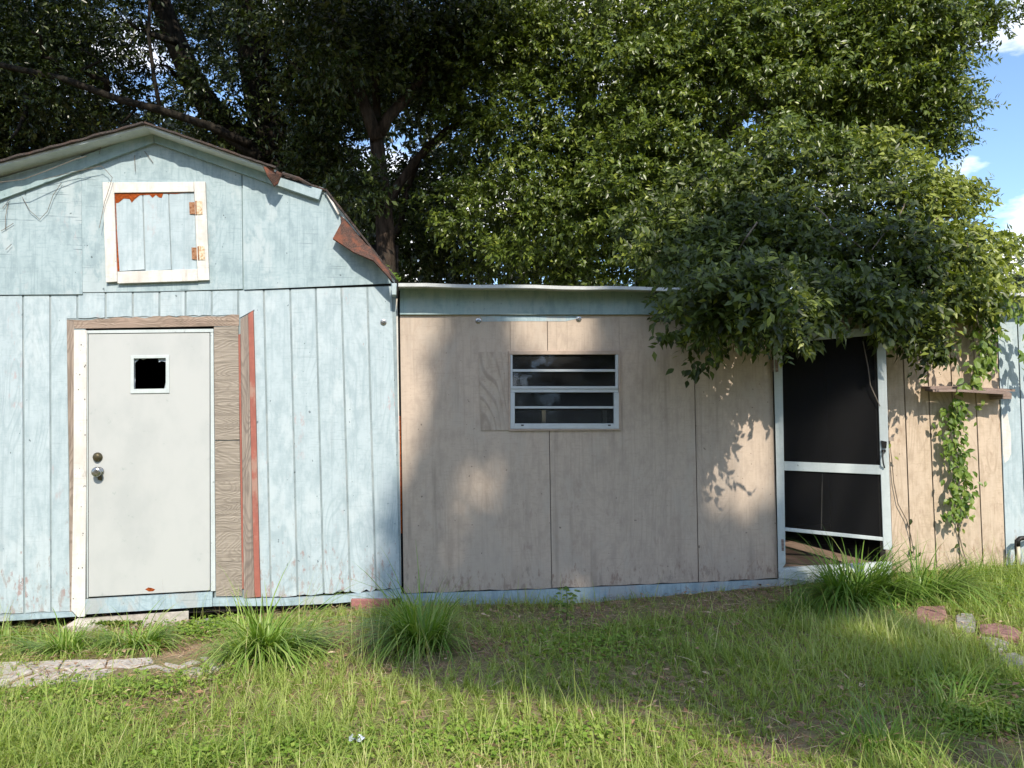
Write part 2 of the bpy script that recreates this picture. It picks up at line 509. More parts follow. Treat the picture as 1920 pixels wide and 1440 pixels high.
def mk_leaf(name, c0, c1, c2, trans=0.28, rough=0.38, spec=0.45):
    k = N(name)
    at = k.n('ShaderNodeAttribute', attribute_name='tint')
    t = at.outputs['Fac']
    c = k.mix(k.ramp(t, 0.0, 0.55), c0, c1)
    c = k.mix(k.ramp(t, 0.6, 1.0), c, c2)
    b = k.bsdf(c, rough, spec)
    tr = k.n('ShaderNodeBsdfTranslucent')
    tc_ = k.mix(1.0, c, (1.25, 1.35, 0.45), 'MULTIPLY')
    k.l(tc_, tr.inputs['Color'])
    ms = k.n('ShaderNodeMixShader')
    ms.inputs[0].default_value = trans
    k.l(b.outputs[0], ms.inputs[1]); k.l(tr.outputs[0], ms.inputs[2])
    k.l(ms.outputs[0], k.out.inputs['Surface'])
    return k.m
m_leafd = mk_leaf('dark_oak_leaf', (0.012, 0.020, 0.005), (0.026, 0.042, 0.009), (0.080, 0.105, 0.022), 0.2, 0.34, 0.45)
m_leafb = mk_leaf('glossy_green_leaf', (0.040, 0.064, 0.010), (0.105, 0.148, 0.022), (0.26, 0.30, 0.05), 0.28, 0.36, 0.5)
m_vine = mk_leaf('creeper_leaf', (0.022, 0.036, 0.007), (0.062, 0.090, 0.014), (0.25, 0.29, 0.05), 0.28, 0.42, 0.38)
m_vinel = mk_leaf('light_creeper_leaf', (0.08, 0.15, 0.025), (0.14, 0.22, 0.035), (0.22, 0.29, 0.06), 0.35, 0.4, 0.4)
m_grass = mk_leaf('lawn_grass', (0.19, 0.275, 0.055), (0.36, 0.43, 0.115), (0.60, 0.57, 0.29), 0.42, 0.45, 0.35)
m_tuft = mk_leaf('tuft_grass', (0.10, 0.195, 0.03), (0.20, 0.32, 0.06), (0.36, 0.43, 0.13), 0.34, 0.38, 0.4)
m_cover = mk_leaf('clover_leaf', (0.11, 0.20, 0.025), (0.19, 0.30, 0.04), (0.3, 0.38, 0.08), 0.3, 0.5, 0.3)
m_straw = mk_leaf('dry_straw', (0.22, 0.12, 0.07), (0.36, 0.23, 0.14), (0.55, 0.43, 0.29), 0.1, 0.8, 0.1)
m_farleaf = mk_leaf('grey_green_leaf', (0.09, 0.12, 0.075), (0.13, 0.165, 0.10), (0.19, 0.22, 0.14), 0.25, 0.6, 0.3)

def mk_soil():
    k = N('sandy_soil')
    a = k.noise(k.pos((1, 1, 1), False), 24.0, 8.0, 0.7)
    b = k.noise(k.pos((1, 1, 1), False), 1.6, 5.0, 0.6)
    c = k.mix(k.ramp(a, 0.35, 0.7), (0.15, 0.10, 0.065), (0.33, 0.245, 0.17))
    c = k.mix(k.ramp(b, 0.38, 0.64, 0.1, 0.8), c, (0.17, 0.18, 0.07))
    return k.done(k.bsdf(c, 0.95, 0.1, a, 0.8, 0.02))
m_soil = mk_soil()

def mk_glass():
    k = N('window_glass')
    fr = k.n('ShaderNodeFresnel'); fr.inputs['IOR'].default_value = 1.55
    wv = k.noise(k.pos((1, 1, 1)), 5.0, 2.0)
    bp = k.n('ShaderNodeBump'); bp.inputs['Strength'].default_value = 0.05; bp.inputs['Distance'].default_value = 0.02
    k.l(wv, bp.inputs['Height'])
    gl = k.n('ShaderNodeBsdfGlossy'); gl.inputs['Roughness'].default_value = 0.04
    gl.inputs['Color'].default_value = (0.9, 0.95, 1, 1)
    k.l(bp.outputs['Normal'], gl.inputs['Normal'])
    tr = k.n('ShaderNodeBsdfTransparent'); tr.inputs['Color'].default_value = (0.72, 0.76, 0.76, 1)
    ms = k.n('ShaderNodeMixShader')
    k.l(k.math('MULTIPLY', fr.outputs[0], 1.2), ms.inputs[0])
    k.l(tr.outputs[0], ms.inputs[1]); k.l(gl.outputs[0], ms.inputs[2])
    du = k.n('ShaderNodeBsdfDiffuse'); du.inputs['Color'].default_value = (0.34, 0.34, 0.32, 1)
    dm = k.n('ShaderNodeMixShader')
    k.l(k.ramp(k.noise(k.pos((3, 3, 6)), 1.0, 5.0, 0.6), 0.35, 0.7, 0.015, 0.07), dm.inputs[0])
    k.l(ms.outputs[0], dm.inputs[1]); k.l(du.outputs[0], dm.inputs[2])
    ms = dm
    k.l(ms.outputs[0], k.out.inputs['Surface'])
    return k.m
m_glass = mk_glass()

def mk_screen(name, c, dens):
    k = N(name)
    wv = k.noise(k.pos((1, 1, 1)), 3.0, 4.0)
    b = k.bsdf(k.mix(wv, tuple(x * 0.6 for x in c), c), 0.7, 0.2)
    tr = k.n('ShaderNodeBsdfTransparent')
    ms = k.n('ShaderNodeMixShader'); ms.inputs[0].default_value = dens
    k.l(tr.outputs[0], ms.inputs[1]); k.l(b.outputs[0], ms.inputs[2])
    k.l(ms.outputs[0], k.out.inputs['Surface'])
    return k.m
m_screen = mk_screen('black_insect_screen', (0.007, 0.007, 0.008), 0.7)
m_wscreen = mk_screen('grey_window_screen', (0.10, 0.104, 0.115), 0.6)

# ================================================================== STRUCTURE
# ------------------------------------------------------------------ ground
xs = np.concatenate([[-300, -120, -50, -25, -14], np.arange(-9, 9.01, 0.06), [14, 25, 50, 120, 300]])
ys = np.concatenate([[-300, -120, -60, -30, -18, -12], np.arange(-8, 1.01, 0.06), [3, 6, 12, 25, 60, 120, 300]])
X, Y = np.meshgrid(xs, ys)
Z = gh(X, Y)
Z = Z + 0.006 * np.sin(23 * X + 3 * np.sin(11 * Y)) * np.sin(19 * Y)
ny, nx = X.shape
ii = np.arange(nx * ny).reshape(ny, nx)
fc = np.stack([ii[:-1, :-1], ii[:-1, 1:], ii[1:, 1:], ii[1:, :-1]], -1).reshape(-1, 4)
g = bulk('ground', np.stack([X, Y, Z], -1).reshape(-1, 3), fc, m_soil, smooth=True)
g['kind'] = 'structure'

# ------------------------------------------------------------------ blue shed
sb = P(288, 1150, 0.0)
shed = thing('blue_shed', 'pale blue weathered barn-roofed shed with a grey-white door and peeling paint', 'shed', (sb[0], 0.0, gh(sb[0], 0)))
RX, RZ = P(288, 255)[0], P(288, 255)[2]
KX, KZ = P(609, 365)[0], P(609, 365)[2]
EX, EZ = P(737, 529)[0], P(737, 529)[2]
LKX, LEX = 2 * RX - KX, 2 * RX - EX
SH_D = 3.6
floor_z = P(560, 1128)[2]
left_x = LEX

# lower planks: groove pixels at y=548 and y=1110
gt = [-152, -104, -55, -6, 43, 94, 145, 198, 249, 299, 348, 397, 446.5, 494.6, 544, 592, 640, 688.6, 736]
gb = [-146, -98, -50, -2, 45.6, 96, None, None, None, None, None, None, None, 508, 558, 607, 656.5, 705, 751.5]
def top_y(x):
    return np.interp(x, [-200, 0, 155, 446, 735], [560, 555, 549, 545, 537])
def bot_y(x):
    return np.interp(x, [-200, 0, 135, 455, 525, 752], [1162, 1151, 1146, 1124, 1119, 1102])
GAP = 1.9
for i in range(len(gt) - 1):
    a, b = gt[i] + GAP, gt[i + 1] - GAP
    if gb[i] is not None and gb[i + 1] is not None:
        c, d = gb[i] + GAP, gb[i + 1] - GAP
        bl = rough((d, bot_y(d)), (c, bot_y(c)), 4, 2.0, i)
        if 600 < c < 660:
            bl = [(d - 8, 1110), (d - 16, 1105), (d - 30, 1113)]
        ps = [(a, top_y(a)), (b, top_y(b)), (d, bot_y(d))] + bl + [(c, bot_y(c))]
    elif gt[i] == 94:            # plank cut back beside the bare strip
        ps = [(a, top_y(a)), (b, top_y(b)), (b, 597), (125, 597), (131, 1146), (97.6, 1147)]
    elif gt[i] == 446.5:
        ps = [(a, top_y(a)), (b, top_y(b)), (506.5, 1119), (489.5, 1119), (476, 581), (449, 596)]
    else:
        ps = [(a, top_y(a)), (b, top_y(b)), (b, 596 - (b - 145) * 0.02)] + rough((b, 596 - (b - 145) * .02), (a, 596 - (a - 145) * .02), 6, 1.6, i) + [(a, 596 - (a - 145) * 0.02)]
    MB().prism(poly(ps, -0.004 + 0.0015 * ((i * 7) % 3 - 1)), 0.012).build('plank', m_blue, shed)
# board behind the grooves (the groove floors) and the inside of the shed
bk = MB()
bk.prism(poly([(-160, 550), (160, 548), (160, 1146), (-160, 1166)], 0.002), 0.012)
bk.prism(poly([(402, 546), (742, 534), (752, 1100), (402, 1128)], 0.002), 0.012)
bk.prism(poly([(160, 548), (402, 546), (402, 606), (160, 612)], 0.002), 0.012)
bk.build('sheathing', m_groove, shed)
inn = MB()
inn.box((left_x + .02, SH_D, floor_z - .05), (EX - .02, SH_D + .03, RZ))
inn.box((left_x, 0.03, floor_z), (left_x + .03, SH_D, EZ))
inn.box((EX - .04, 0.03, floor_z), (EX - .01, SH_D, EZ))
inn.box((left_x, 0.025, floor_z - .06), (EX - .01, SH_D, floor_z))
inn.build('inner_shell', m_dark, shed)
# corner edge boards beside the gap
MB().prism(poly([(738, 560), (745.5, 560), (752.5, 1100), (749.5, 1100)], 0.018), 0.02).build('corner_board', m_white, shed)
MB().prism(poly([(744, 545), (751, 545), (757, 1112), (751, 1112)], 0.05), 0.02).build('gap_shade_strip', m_black, shed)  # black strip stands in for the shade in the gap
MB().prism(poly([(745.5, 780), (750.5, 780), (754.5, 1000), (750.5, 1000)], 0.03), 0.01).build('rotted_strip', m_orange, shed)

# gable panels, overlapping the lower boards by a hair
gp = [
    [(-70, 362), (152, 300), (154.5, 551), (-170, 560), (-168, 545)],
    [(152, 300), (288, 246), (452.8, 306), (455.2, 541.5), (304, 546), (154.5, 548)],
    [(452.8, 306), (606, 352), (640, 400), (735, 531), (456, 542)],
]
gp3 = []
MB().prism([P(151.5, 290, -.016), P(154.5, 551.5, -.016), np.array([LEX, -.016, P(0, 557)[2]]), np.array([LEX + .01, -.016, EZ]), np.array([LKX, -.016, KZ - .02])], 0.012).build('gable_panel', m_gable, shed)
MB().prism(poly(gp[1], -0.012), 0.012).build('gable_panel', m_gable, shed)
MB().prism(poly([(454.4, 306), (606, 352), (640, 400), (735, 531), (600, 537), (457.5, 543)], -0.018), 0.014).build('gable_panel', m_gable, shed)
MB().prism([np.array([LEX + .03, 0.004, P(0, 560)[2]]), P(740, 540, .004), np.array([EX - .03, .004, EZ]), np.array([KX - .03, .004, KZ - .03]), np.array([RX, .004, RZ - .03]), np.array([LKX + .03, .004, KZ - .03]), np.array([LEX + .03, .004, EZ])], 0.01).build('gable_backing', m_bluetrim, shed)
MB().prism(poly([(458, 541.5), (700, 531.5), (738, 529), (738, 535.5), (458, 545.5)], -0.002), 0.003).build('seam_shadow_strip', m_black, shed)  # black colour drawn as the shadow line under the right panel
# fascia boards under the rake
fa = MB().prism([P(288, 245, -.04), P(288, 267, -.04), P(0, 374, -.04), P(-66, 399, -.04), P(-66, 372, -.04), P(0, 347, -.04)], .022)
fa.build('rake_fascia', m_bluetrim, shed)
MB().prism(poly([(289.2, 245), (520, 327), (520, 349), (289.2, 267)], -0.042), 0.024).build('rake_fascia', m_bluetrim, shed)
MB().prism(poly([(526, 333), (604, 355.5), (597.5, 374.5), (520.5, 348)], -0.064), 0.045).build('rake_trim', m_gable, shed, bevel=.003)
# roof: four slopes with underside boards and a shingle skin
def slab(a, b, y0, y1, t, jag=0.0, seed=1, n=14):
    a = np.array([a[0], 0, a[1]]); b = np.array([b[0], 0, b[1]])
    d = b - a; nrm = np.array([-d[2], 0, d[0]]); nrm /= np.linalg.norm(nrm)
    if nrm[2] < 0: nrm = -nrm
    q = random.Random(seed)
    mb = MB(); vs = []; fs = []
    for i in range(n + 1):
        p = a + d * i / n
        j = q.uniform(-jag, jag)
        for (yy, h) in ((y0 + j, 0), (y0 + j, t), (y1, t), (y1, 0)):
            vs.append(p + nrm * h + np.array([0, yy, 0]))
    for i in range(n):
        for k in range(4):
            l = (k + 1) % 4
            fs.append((i * 4 + k, i * 4 + l, (i + 1) * 4 + l, (i + 1) * 4 + k))
    fs += [(0, 1, 2, 3), (n * 4 + 3, n * 4 + 2, n * 4 + 1, n * 4)]
    return mb.add(vs, fs)
OV = -0.18
fr_q = (P(524, 340)[0] - RX) / (KX - RX)
QX, QZ = RX + (KX - RX) * fr_q, RZ + (KZ - RZ) * fr_q
for (A, B, nm, sd, ov) in (((LKX, KZ), (RX, RZ), 'roof_slope', 1, OV), ((RX, RZ), (QX, QZ), 'roof_slope', 5, OV), ((QX, QZ), (KX, KZ), 'roof_slope', 2, -0.02), ((KX, KZ), (EX, EZ), 'roof_slope', 3, -0.035), ((LEX, EZ), (LKX, KZ), 'roof_slope', 4, OV)):
    rs = slab(A, B, ov, SH_D + .15, 0.018).build(nm, m_soffit, shed)
    d = np.array(B) - np.array(A); nn = np.array([-d[1], d[0]]) / np.linalg.norm(d)
    if nn[1] < 0: nn = -nn
    off = nn * 0.0195
    ex = d / np.linalg.norm(d) * .012
    slab(np.array(A) + off - ex * (sd != 1), np.array(B) + off + ex * (sd == 2), ov - .03, SH_D + .16, 0.014, 0.010, sd, 26).build('shingle', m_shingle, rs)
# torn shingles curling over the rake
def flap(pts, t=0.008):
    mb = MB()
    pts = [P(a, b, y) for a, b, y in pts]
    n = len(pts); c = sum(pts) / n + np.array([0, -.012, .006])
    vs = pts + [c] + [p + np.array([0, t, -t]) for p in pts] + [c + np.array([0, t, -t])]
    fs = [(i, (i + 1) % n, n) for i in range(n)] + [(n + 1 + (i + 1) % n, n + 1 + i, 2 * n + 1) for i in range(n)]
    fs += [(i, n + 1 + i, n + 1 + (i + 1) % n, (i + 1) % n) for i in range(n)]
    return mb.add(vs, fs)
flap([(494, 312, -.20), (500, 327, -.205), (514, 348, -.16), (521, 342, -.15), (529, 325, -.16), (512, 316, -.18)]).build('torn_shingle', m_flap, shed)
flap([(638, 404, -.04), (640.5, 416, -.06), (624, 447, -.09), (640, 457, -.11), (656, 468, -.13), (694, 461, -.05), (672, 439, -.03), (652, 414, -.03)]).build('torn_shingle', m_flap, shed)
flap([(654, 466, -.13), (662, 472, -.15), (700, 488, -.18), (727, 517, -.18), (736, 527, -.17), (728, 506, -.06), (694, 460, -.05)]).build('torn_shingle', m_flap, shed)
flap([(612, 364, -.05), (634, 402, -.06), (638, 398, -.02), (618, 362, -.02)]).build('edge_trim', m_white, shed)
MB().tube([P(529, 325, -.08), P(560, 335, -.08), P(584, 347, -.08)], [.012, .014, .006], 6).build('curled_shingle', m_shingle, shed)
# eave block and gutter end at the right corner
MB().prism(poly([(733, 531), (744, 531), (743, 553), (734.5, 553)], -0.13), 0.1).build('eave_block', m_gable, shed, bevel=.004)

# skirt boards
def skirt(ps, y, t=.035):
    MB().prism(poly(ps, y), t).build('skirt_board', m_skirt, shed)
skirt([(-170, 1166), (0, 1156), (135, 1147.5), (143, 1156), (0, 1165), (-170, 1176)], -0.012)
skirt([(158.5, 1124), (398, 1110.5), (398, 1137), (158, 1152)], -0.02, .05)
skirt([(399, 1122), (530, 1122), (630, 1117), (752, 1104), (752, 1121), (630, 1131), (530, 1136), (399, 1136.5)], -0.014)

# timber round the door
trim = [
    ('trim_strip', [(124, 599), (139, 603), (137.5, 900), (137.5, 1150), (130, 1148), (130, 900)], -0.002, m_bare),
    ('head_strip', [(126, 599)] + rough((126, 599), (448, 590), 22, 2.6, 5) + [(448, 590), (448, 610.5), (140, 616), (138, 602)], -0.003, m_bareh),
    ('jamb_board', [(138.5, 619), (162.5, 619), (161.5, 900), (159, 1156), (146, 1157), (133.5, 1144), (137.8, 900)], -0.028, m_jamb),
    ('plywood_block', [(401, 613), (446.5, 611), (449, 824), (402.8, 825)], -0.012, m_ply),
    ('plywood_block', [(403, 827), (449, 826), (454, 1117), (405, 1118)], -0.010, m_ply),
    ('red_batten', [(446.8, 628), (450.5, 626), (457, 1104), (454, 1104)], -0.008, m_red),
    ('weathered_board', [(450.8, 598), (465, 589), (470.6, 850), (477, 1120), (457.6, 1121), (454, 850)], -0.022, m_grey),
    ('red_painted_edge', [(465.4, 589), (474.5, 582), (478, 700), (482.5, 900), (486, 1050), (488.5, 1119), (477.4, 1120), (471, 850)], -0.021, m_red),
]
for nm, ps, y, mt in trim:
    MB().prism(poly(ps, y), 0.02).build(nm, mt, shed)

# door: slab with a square hole
def ring(outer, inner, y, t):
    """four-sided frame with a four-sided hole"""
    o = poly(outer, y); i = poly(inner, y); d = np.array([0, t, 0])
    vs = o + i + [a + d for a in o] + [a + d for a in i]
    fs = []
    for k in range(4):
        l = (k + 1) % 4
        fs += [(k, l, 4 + l, 4 + k), (8 + l, 8 + k, 12 + k, 12 + l), (l, k, 8 + k, 8 + l), (4 + k, 4 + l, 12 + l, 12 + k)]
    return MB().add(vs, fs)
door = ring([(166, 626.5), (166, 1119.5), (393.5, 1107), (393, 624)], [(250.5, 672), (250.5, 730), (311, 729), (311, 671)], -0.012, 0.04).build('door', m_door, shed, bevel=.002)
# steel door frame
MB().prism(poly([(162.8, 621.5), (164.8, 621.5), (164.6, 1121), (162.6, 1121)], -0.014), .03).build('door_frame', m_frame, door)
MB().prism(poly([(394.6, 619), (400, 619), (404, 1108), (395.2, 1108.5)], -0.014), .03).build('door_frame', m_frame, door)
MB().prism(poly([(162.8, 619.6), (400, 616.5), (400, 622.5), (162.8, 625)], -0.018), .03).build('door_frame', m_frame, door)
ring([(244.5, 667), (244.5, 738), (317.5, 737), (317, 665.5)], [(250.8, 672.3), (250.8, 729.5), (310.6, 728.6), (310.6, 671.4)], -0.02, 0.012).build('window_frame', m_frame, door, bevel=.002)
for pts in ([(251, 672), (262, 672), (256, 678), (252, 680)], [(296, 671.6), (311, 671.4), (311, 679), (303, 677), (298, 679)], [(251, 705), (254, 712), (252.5, 722), (251, 724)], [(263, 672), (276, 671.8), (268, 675)], [(308, 729), (311, 729), (311, 716)]):
    MB().prism(poly(pts, 0.006), .003).build('glass_shard', m_foil, door)
MB().lathe(P(183.6, 857, -.012), (0, -1, 0), [(0, .034), (.006, .036), (.014, .033), (.018, .026), (.03, .024), (.032, .02)]).build('deadbolt', m_brass, door, True)
MB().lathe(P(186.5, 884, -.012), (0, -1, 0), [(0, .034), (.006, .035), (.012, .028), (.02, .016), (.034, .018), (.042, .033), (.056, .038), (.066, .034), (.070, .018)]).build('door_knob', m_chrome, door, True)
MB().prism(poly([(182.5, 892), (191, 893), (190.5, 901), (183.5, 899.5)], -0.02), .006).build('lock_plate', m_brass, door)
MB().prism(poly([(272, 1105), (278, 1101.5), (284, 1102.5), (291, 1105), (287, 1108.5), (279, 1109)], -0.0135), .003).build('rust_hole', m_orange, door)

# loft hatch
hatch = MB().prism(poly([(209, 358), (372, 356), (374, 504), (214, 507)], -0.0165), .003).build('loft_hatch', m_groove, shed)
hb = [(216, 266.5, 220, 271), (269, 315, 273.6, 320.4), (317.6, 363.5, 323, 369.5)]
for k, (a, b, c, d) in enumerate(hb):
    MB().prism(poly([(a, 362 + 3 * (k == 0)), (b, 361.5), (d, 505), (c, 508.5)], -0.022), .005).build('board', m_blue, hatch)
fr = [
    ([(192, 341.5), (213, 341.5), (219.5, 528), (198.5, 529.5)], -.040),
    ([(213.4, 342), (363, 341), (363.5, 359.5), (213.8, 361.5)], -.036),
    ([(363.4, 340.5), (384.8, 340.5), (392.3, 525), (370.8, 526)], -.040),
    ([(219.8, 509.5), (370, 504.5), (370.4, 526.5), (220, 531.5)], -.044)]
for ps, y in fr:
    MB().prism(poly(ps, y), abs(y) - .017).build('frame_board', m_white, hatch, bevel=.002)
rt = [(214, 362), (363, 360), (330, 363.5), (306, 363), (303, 371), (298, 370), (292, 365), (286, 371), (280, 365), (262, 366), (252, 374), (247, 380), (243, 373), (232, 372), (222, 380), (215, 381)]
MB().prism(poly(rt, -.0245), .002).build('rotted_edge', m_orange, hatch)
MB().prism(poly([(214, 381), (217.5, 381), (219, 430), (224, 508), (219, 509), (216, 450)], -.0245), .002).build('rotted_edge', m_orange, hatch)
for (a, b) in ((354.5, 376), (359, 461)):
    hg = MB().prism(poly([(a, b + 3), (a + 12, b + 3), (a + 13, b + 26), (a + 1, b + 25)], -.030), .004)
    hg.tube([P(a + 12.5, b + 1, -.044), P(a + 13.5, b + 26, -.044)], .006, 6)
    hg.build('hinge', m_hinge, hatch)
    MB().prism(poly([(a + 13.5, b), (a + 24, b + 1), (a + 25, b + 26), (a + 14.5, b + 26)], -.045), .004).build('hinge_leaf', m_hingec, hatch)

def washer(px, py, y, parent, name='washer'):
    MB().lathe(P(px, py, y), (0, -1, 0), [(0, .024), (.004, .024), (.006, .014), (.004, .010), (.014, .008)], 12).build(name, m_chrome, parent)
washer(719, 604, -.006, shed)
# foundation block under the corner
b0 = P(664, 1150, .06)
rb = MB().prism([P(658, 1124, -.05), P(734, 1124, -.05), P(734, 1152, -.05), P(658, 1152, -.05)], .20).build('foundation_block', m_redblock, None, bevel=.006)
tag(rb, 'faded red concrete block under the right corner of the blue shed', 'block')

# ------------------------------------------------------------------ tan annex
ab = P(1150, 1115, .02)
annex = thing('tan_annex', 'low tan plywood lean-to joined to the blue shed, half in tree shade', 'annex', (ab[0], .02, gh(ab[0], 0)))
YT = 0.02
def tb(x):
    return np.interp(x, [750, 1000, 1460, 1890], [1112.5, 1104, 1084.5, 1062])
def tpanel(ps, m=m_tan, y=YT, t=.012, nm='panel'):
    return MB().prism(poly(ps, y), t).build(nm, m, annex)
WX0, WX1, WY0, WY1 = 956.5, 1161, 663, 805       # rough window opening
def botline(x0, x1, s):
    return [(x1, tb(x1))] + rough((x1, tb(x1)), (x0, tb(x0)), 12, 1.5, s) + [(x0, tb(x0))]
tpanel([(750, 588), (898, 588), (903, 806), (1028.6, 806.5)] and [(750, 588), (895.5, 588), (901, 808), (956.5, 808), (1029, 808)] + botline(757, 1034.4, 1)) if False else None
# first panel is split round the window: left part, strip above, strip below
tpanel([(750, 588), (956.2, 588), (956.5, 806.6), (1029.3, 806.6)] + botline(757, 1034.0, 1))
tpanel([(956.9, 588), (1025.4, 588), (1026.2, 662), (957.0, 662)])
tpanel([(1026.6, 588), (1160.6, 588), (1160.8, 662), (1027.4, 662)])
tpanel([(1030.7, 806.6), (1161.2, 806.6), (1161.0, 588), (1299.2, 588), (1309.2, float(tb(1309))), ] + botline(1035.4, 1309, 3)[1:])
tpanel([(1300.8, 588), (1447, 588), (1451, 640), (1460.5, 1084)] + botline(1310.8, 1460.5, 4)[1:])
MB().prism(poly([(1447.6, 588), (1662, 588), (1662, 624), (1452, 630)], YT), .012).build('panel', m_tan, annex)
# grooves of the sheet siding: a thin recessed backing shows in the joints
bk = MB()
bk.prism(poly([(748, 585), (957, 585), (957, 1108), (755, 1112)], YT + .0125), .01)
bk.prism(poly([(957, 805), (1161, 805), (1161, 1098), (957, 1106)], YT + .0125), .01)
bk.prism(poly([(957, 585), (1161, 585), (1161, 663), (957, 663)], YT + .0125), .01)
bk.prism(poly([(1161, 585), (1453, 585), (1463, 1083), (1161, 1096)], YT + .0125), .01)
bk.build('sheathing', m_black, annex)
tpanel([(897, 660), (952.4, 659.6), (953.6, 806.5), (902, 807.5)], m_patch, YT - .006, .006, 'patch_panel')
tpanel([(900, 591.5), (1084, 591), (1084, 597), (1060, 602.5), (980, 602), (905, 603)], m_skirt, YT - .0025, .003, 'painted_strip')
for q in ((897, 602), (1085, 598.5), (1243.5, 598)):
    washer(q[0], q[1], YT, annex)
# right hand planks
rt_ = [1659, 1690.5, 1735, 1778, 1823, 1868.5]
rb_ = [1674, 1708.5, 1756, 1800.5, 1843.5, 1886.5]
for i in range(5):
    a, b, c, d = rt_[i] + 1.1, rt_[i + 1] - 1.1, rb_[i] + 1.1, rb_[i + 1] - 1.1
    MB().prism(poly([(a, 585), (b, 585), (d, tb(d))] + rough((d, tb(d)), (c, tb(c)), 4, 2, 40 + i) + [(c, tb(c))], YT), .012).build('plank', m_tanplank, annex)
bt = [1868.5, 1906.5, 1948, 1990, 2032, 2074, 2116]
bb = [1886.5, 1926, 1968, 2010, 2053, 2096, 2140]
for i in range(6):
    a, b, c, d = bt[i] + 1.2, bt[i + 1] - 1.2, bb[i] + 1.2, bb[i + 1] - 1.2
    MB().prism(poly([(a, 578), (b, 578), (d, 1058 - i * 2), (c, 1060 - i * 2)], YT - .004), .012).build('plank', m_blue, annex, label='pale blue plank')
MB().prism(poly([(1658, 580), (2120, 570), (2130, 1050), (1672, 1076)], YT + .013), .01).build('sheathing', m_black, annex)
MB().prism(poly([(1878, 778), (1889, 775), (1895.5, 812), (1896, 850), (1891, 862), (1884, 868), (1880.5, 850)], YT - .0055), .0012).build('paint_patch', m_white, annex)
# fascia beam under the roof
MB().prism(poly([(750, 540), (1340, 548), (1920, 556), (2120, 560), (2120, 592), (1920, 590), (1340, 589.5), (750, 589.5)], -0.006), .024).build('fascia_beam', m_bluetrim, annex)
# roof sheet with its pale front edge
a0, a1 = P(747, 532.5, -.19), P(2120, 553, -.19)
def roofpt(t, y, dz=0.0):
    p = a0 * (1 - t) + a1 * t
    return np.array([p[0], y, p[2] + dz + max(0, (y + .19)) * 0.07])
rf = MB()
n = 30
vs, fs = [], []
for i in range(n + 1):
    t = i / n
    w = 0.004 * math.sin(i * 1.7)
    for (y, dz) in ((-.19, w), (3.2, w), (3.2, w - .02), (-.17, w - .02)):
        vs.append(roofpt(t, y, dz))
for i in range(n):
    for k in range(4):
        l = (k + 1) % 4
        fs.append((i * 4 + k, i * 4 + l, (i + 1) * 4 + l, (i + 1) * 4 + k))
rf.add(vs, fs)
roof = rf.build('roof', m_roofmetal, annex)
ed = MB()
vs, fs = [], []
for i in range(n + 1):
    t = i / n
    w = 0.004 * math.sin(i * 1.7)
    for (y, dz) in ((-.205, w + .004), (-.1915, w + .004), (-.1915, w - .026), (-.205, w - .022)):
        vs.append(roofpt(t, y, dz))
for i in range(n):
    for k in range(4):
        l = (k + 1) % 4
        fs.append((i * 4 + k, i * 4 + l, (i + 1) * 4 + l, (i + 1) * 4 + k))
ed.add(vs, fs + [(0, 1, 2, 3), (n * 4 + 3, n * 4 + 2, n * 4 + 1, n * 4)]).build('drip_edge', m_roofmetal, roof)
# skirt board at the foot of the tan wall
MB().prism(poly([(752, 1114.5), (1000, 1106.5), (1462, 1086.5), (1464, 1110), (1000, 1144), (752, 1150)], YT - .012), .03).build('skirt_board', m_skirt, annex)
# inside: floor, walls, studs
fx0, fx1 = P(757, 1100)[0], P(2120, 1000)[0]
fz = P(1470, 1066, .05)[2]
top = P(1340, 560)[2]
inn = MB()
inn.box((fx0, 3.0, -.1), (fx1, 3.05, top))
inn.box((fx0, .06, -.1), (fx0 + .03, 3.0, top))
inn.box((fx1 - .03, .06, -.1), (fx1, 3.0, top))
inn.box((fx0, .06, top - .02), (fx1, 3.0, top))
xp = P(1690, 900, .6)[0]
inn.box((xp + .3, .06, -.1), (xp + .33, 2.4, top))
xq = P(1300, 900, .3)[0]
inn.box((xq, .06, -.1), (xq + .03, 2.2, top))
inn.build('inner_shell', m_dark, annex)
for k in range(10):
    y0 = .034 + k * .14
    MB().box((P(1440, 1000)[0], y0, fz - .03), (xp + .3, y0 + .135, fz)).build('floor_board', m_floor, annex)
for px in (1016, 1131):
    s0 = P(px, 780, .5)
    MB().box((s0[0], .5, .3), (s0[0] + .035, .54, s0[2] + .05)).build('stud', m_pvc, annex)

# window: casing, two sashes, four panes
win = ring([(953.5, 657.5), (953.7, 808), (1164.5, 807), (1163, 657)], [(957, 665), (957, 804.5), (1160.5, 804), (1159.5, 664.5)], YT - .016, .03).build('window', m_tanmetal, annex, bevel=.002)
def bar(x0, y0, x1, y1, y, t, nm='sash_bar', m=m_alu):
    return MB().prism(poly([(x0, y0), (x1, y0), (x1, y1), (x0, y1)], y), t).build(nm, m, win, bevel=.0015)
bar(957.2, 665, 961, 735, YT - .012, .03); bar(1154.5, 664.8, 1159.4, 735, YT - .012, .03)
bar(957.4, 736, 965.2, 804, YT - .018, .03); bar(1151.6, 736, 1160.4, 803.8, YT - .018, .03)
bar(961.2, 692.3, 1154.3, 697, YT - .012, .02)
bar(957.5, 724.2, 1159.2, 729, YT - .022, .03); bar(957.5, 729.3, 1159.4, 735.7, YT - .014, .03)
bar(965.4, 761.8, 1151.4, 766, YT - .006, .02)
bar(965.4, 794, 1151.4, 804, YT - .017, .03)
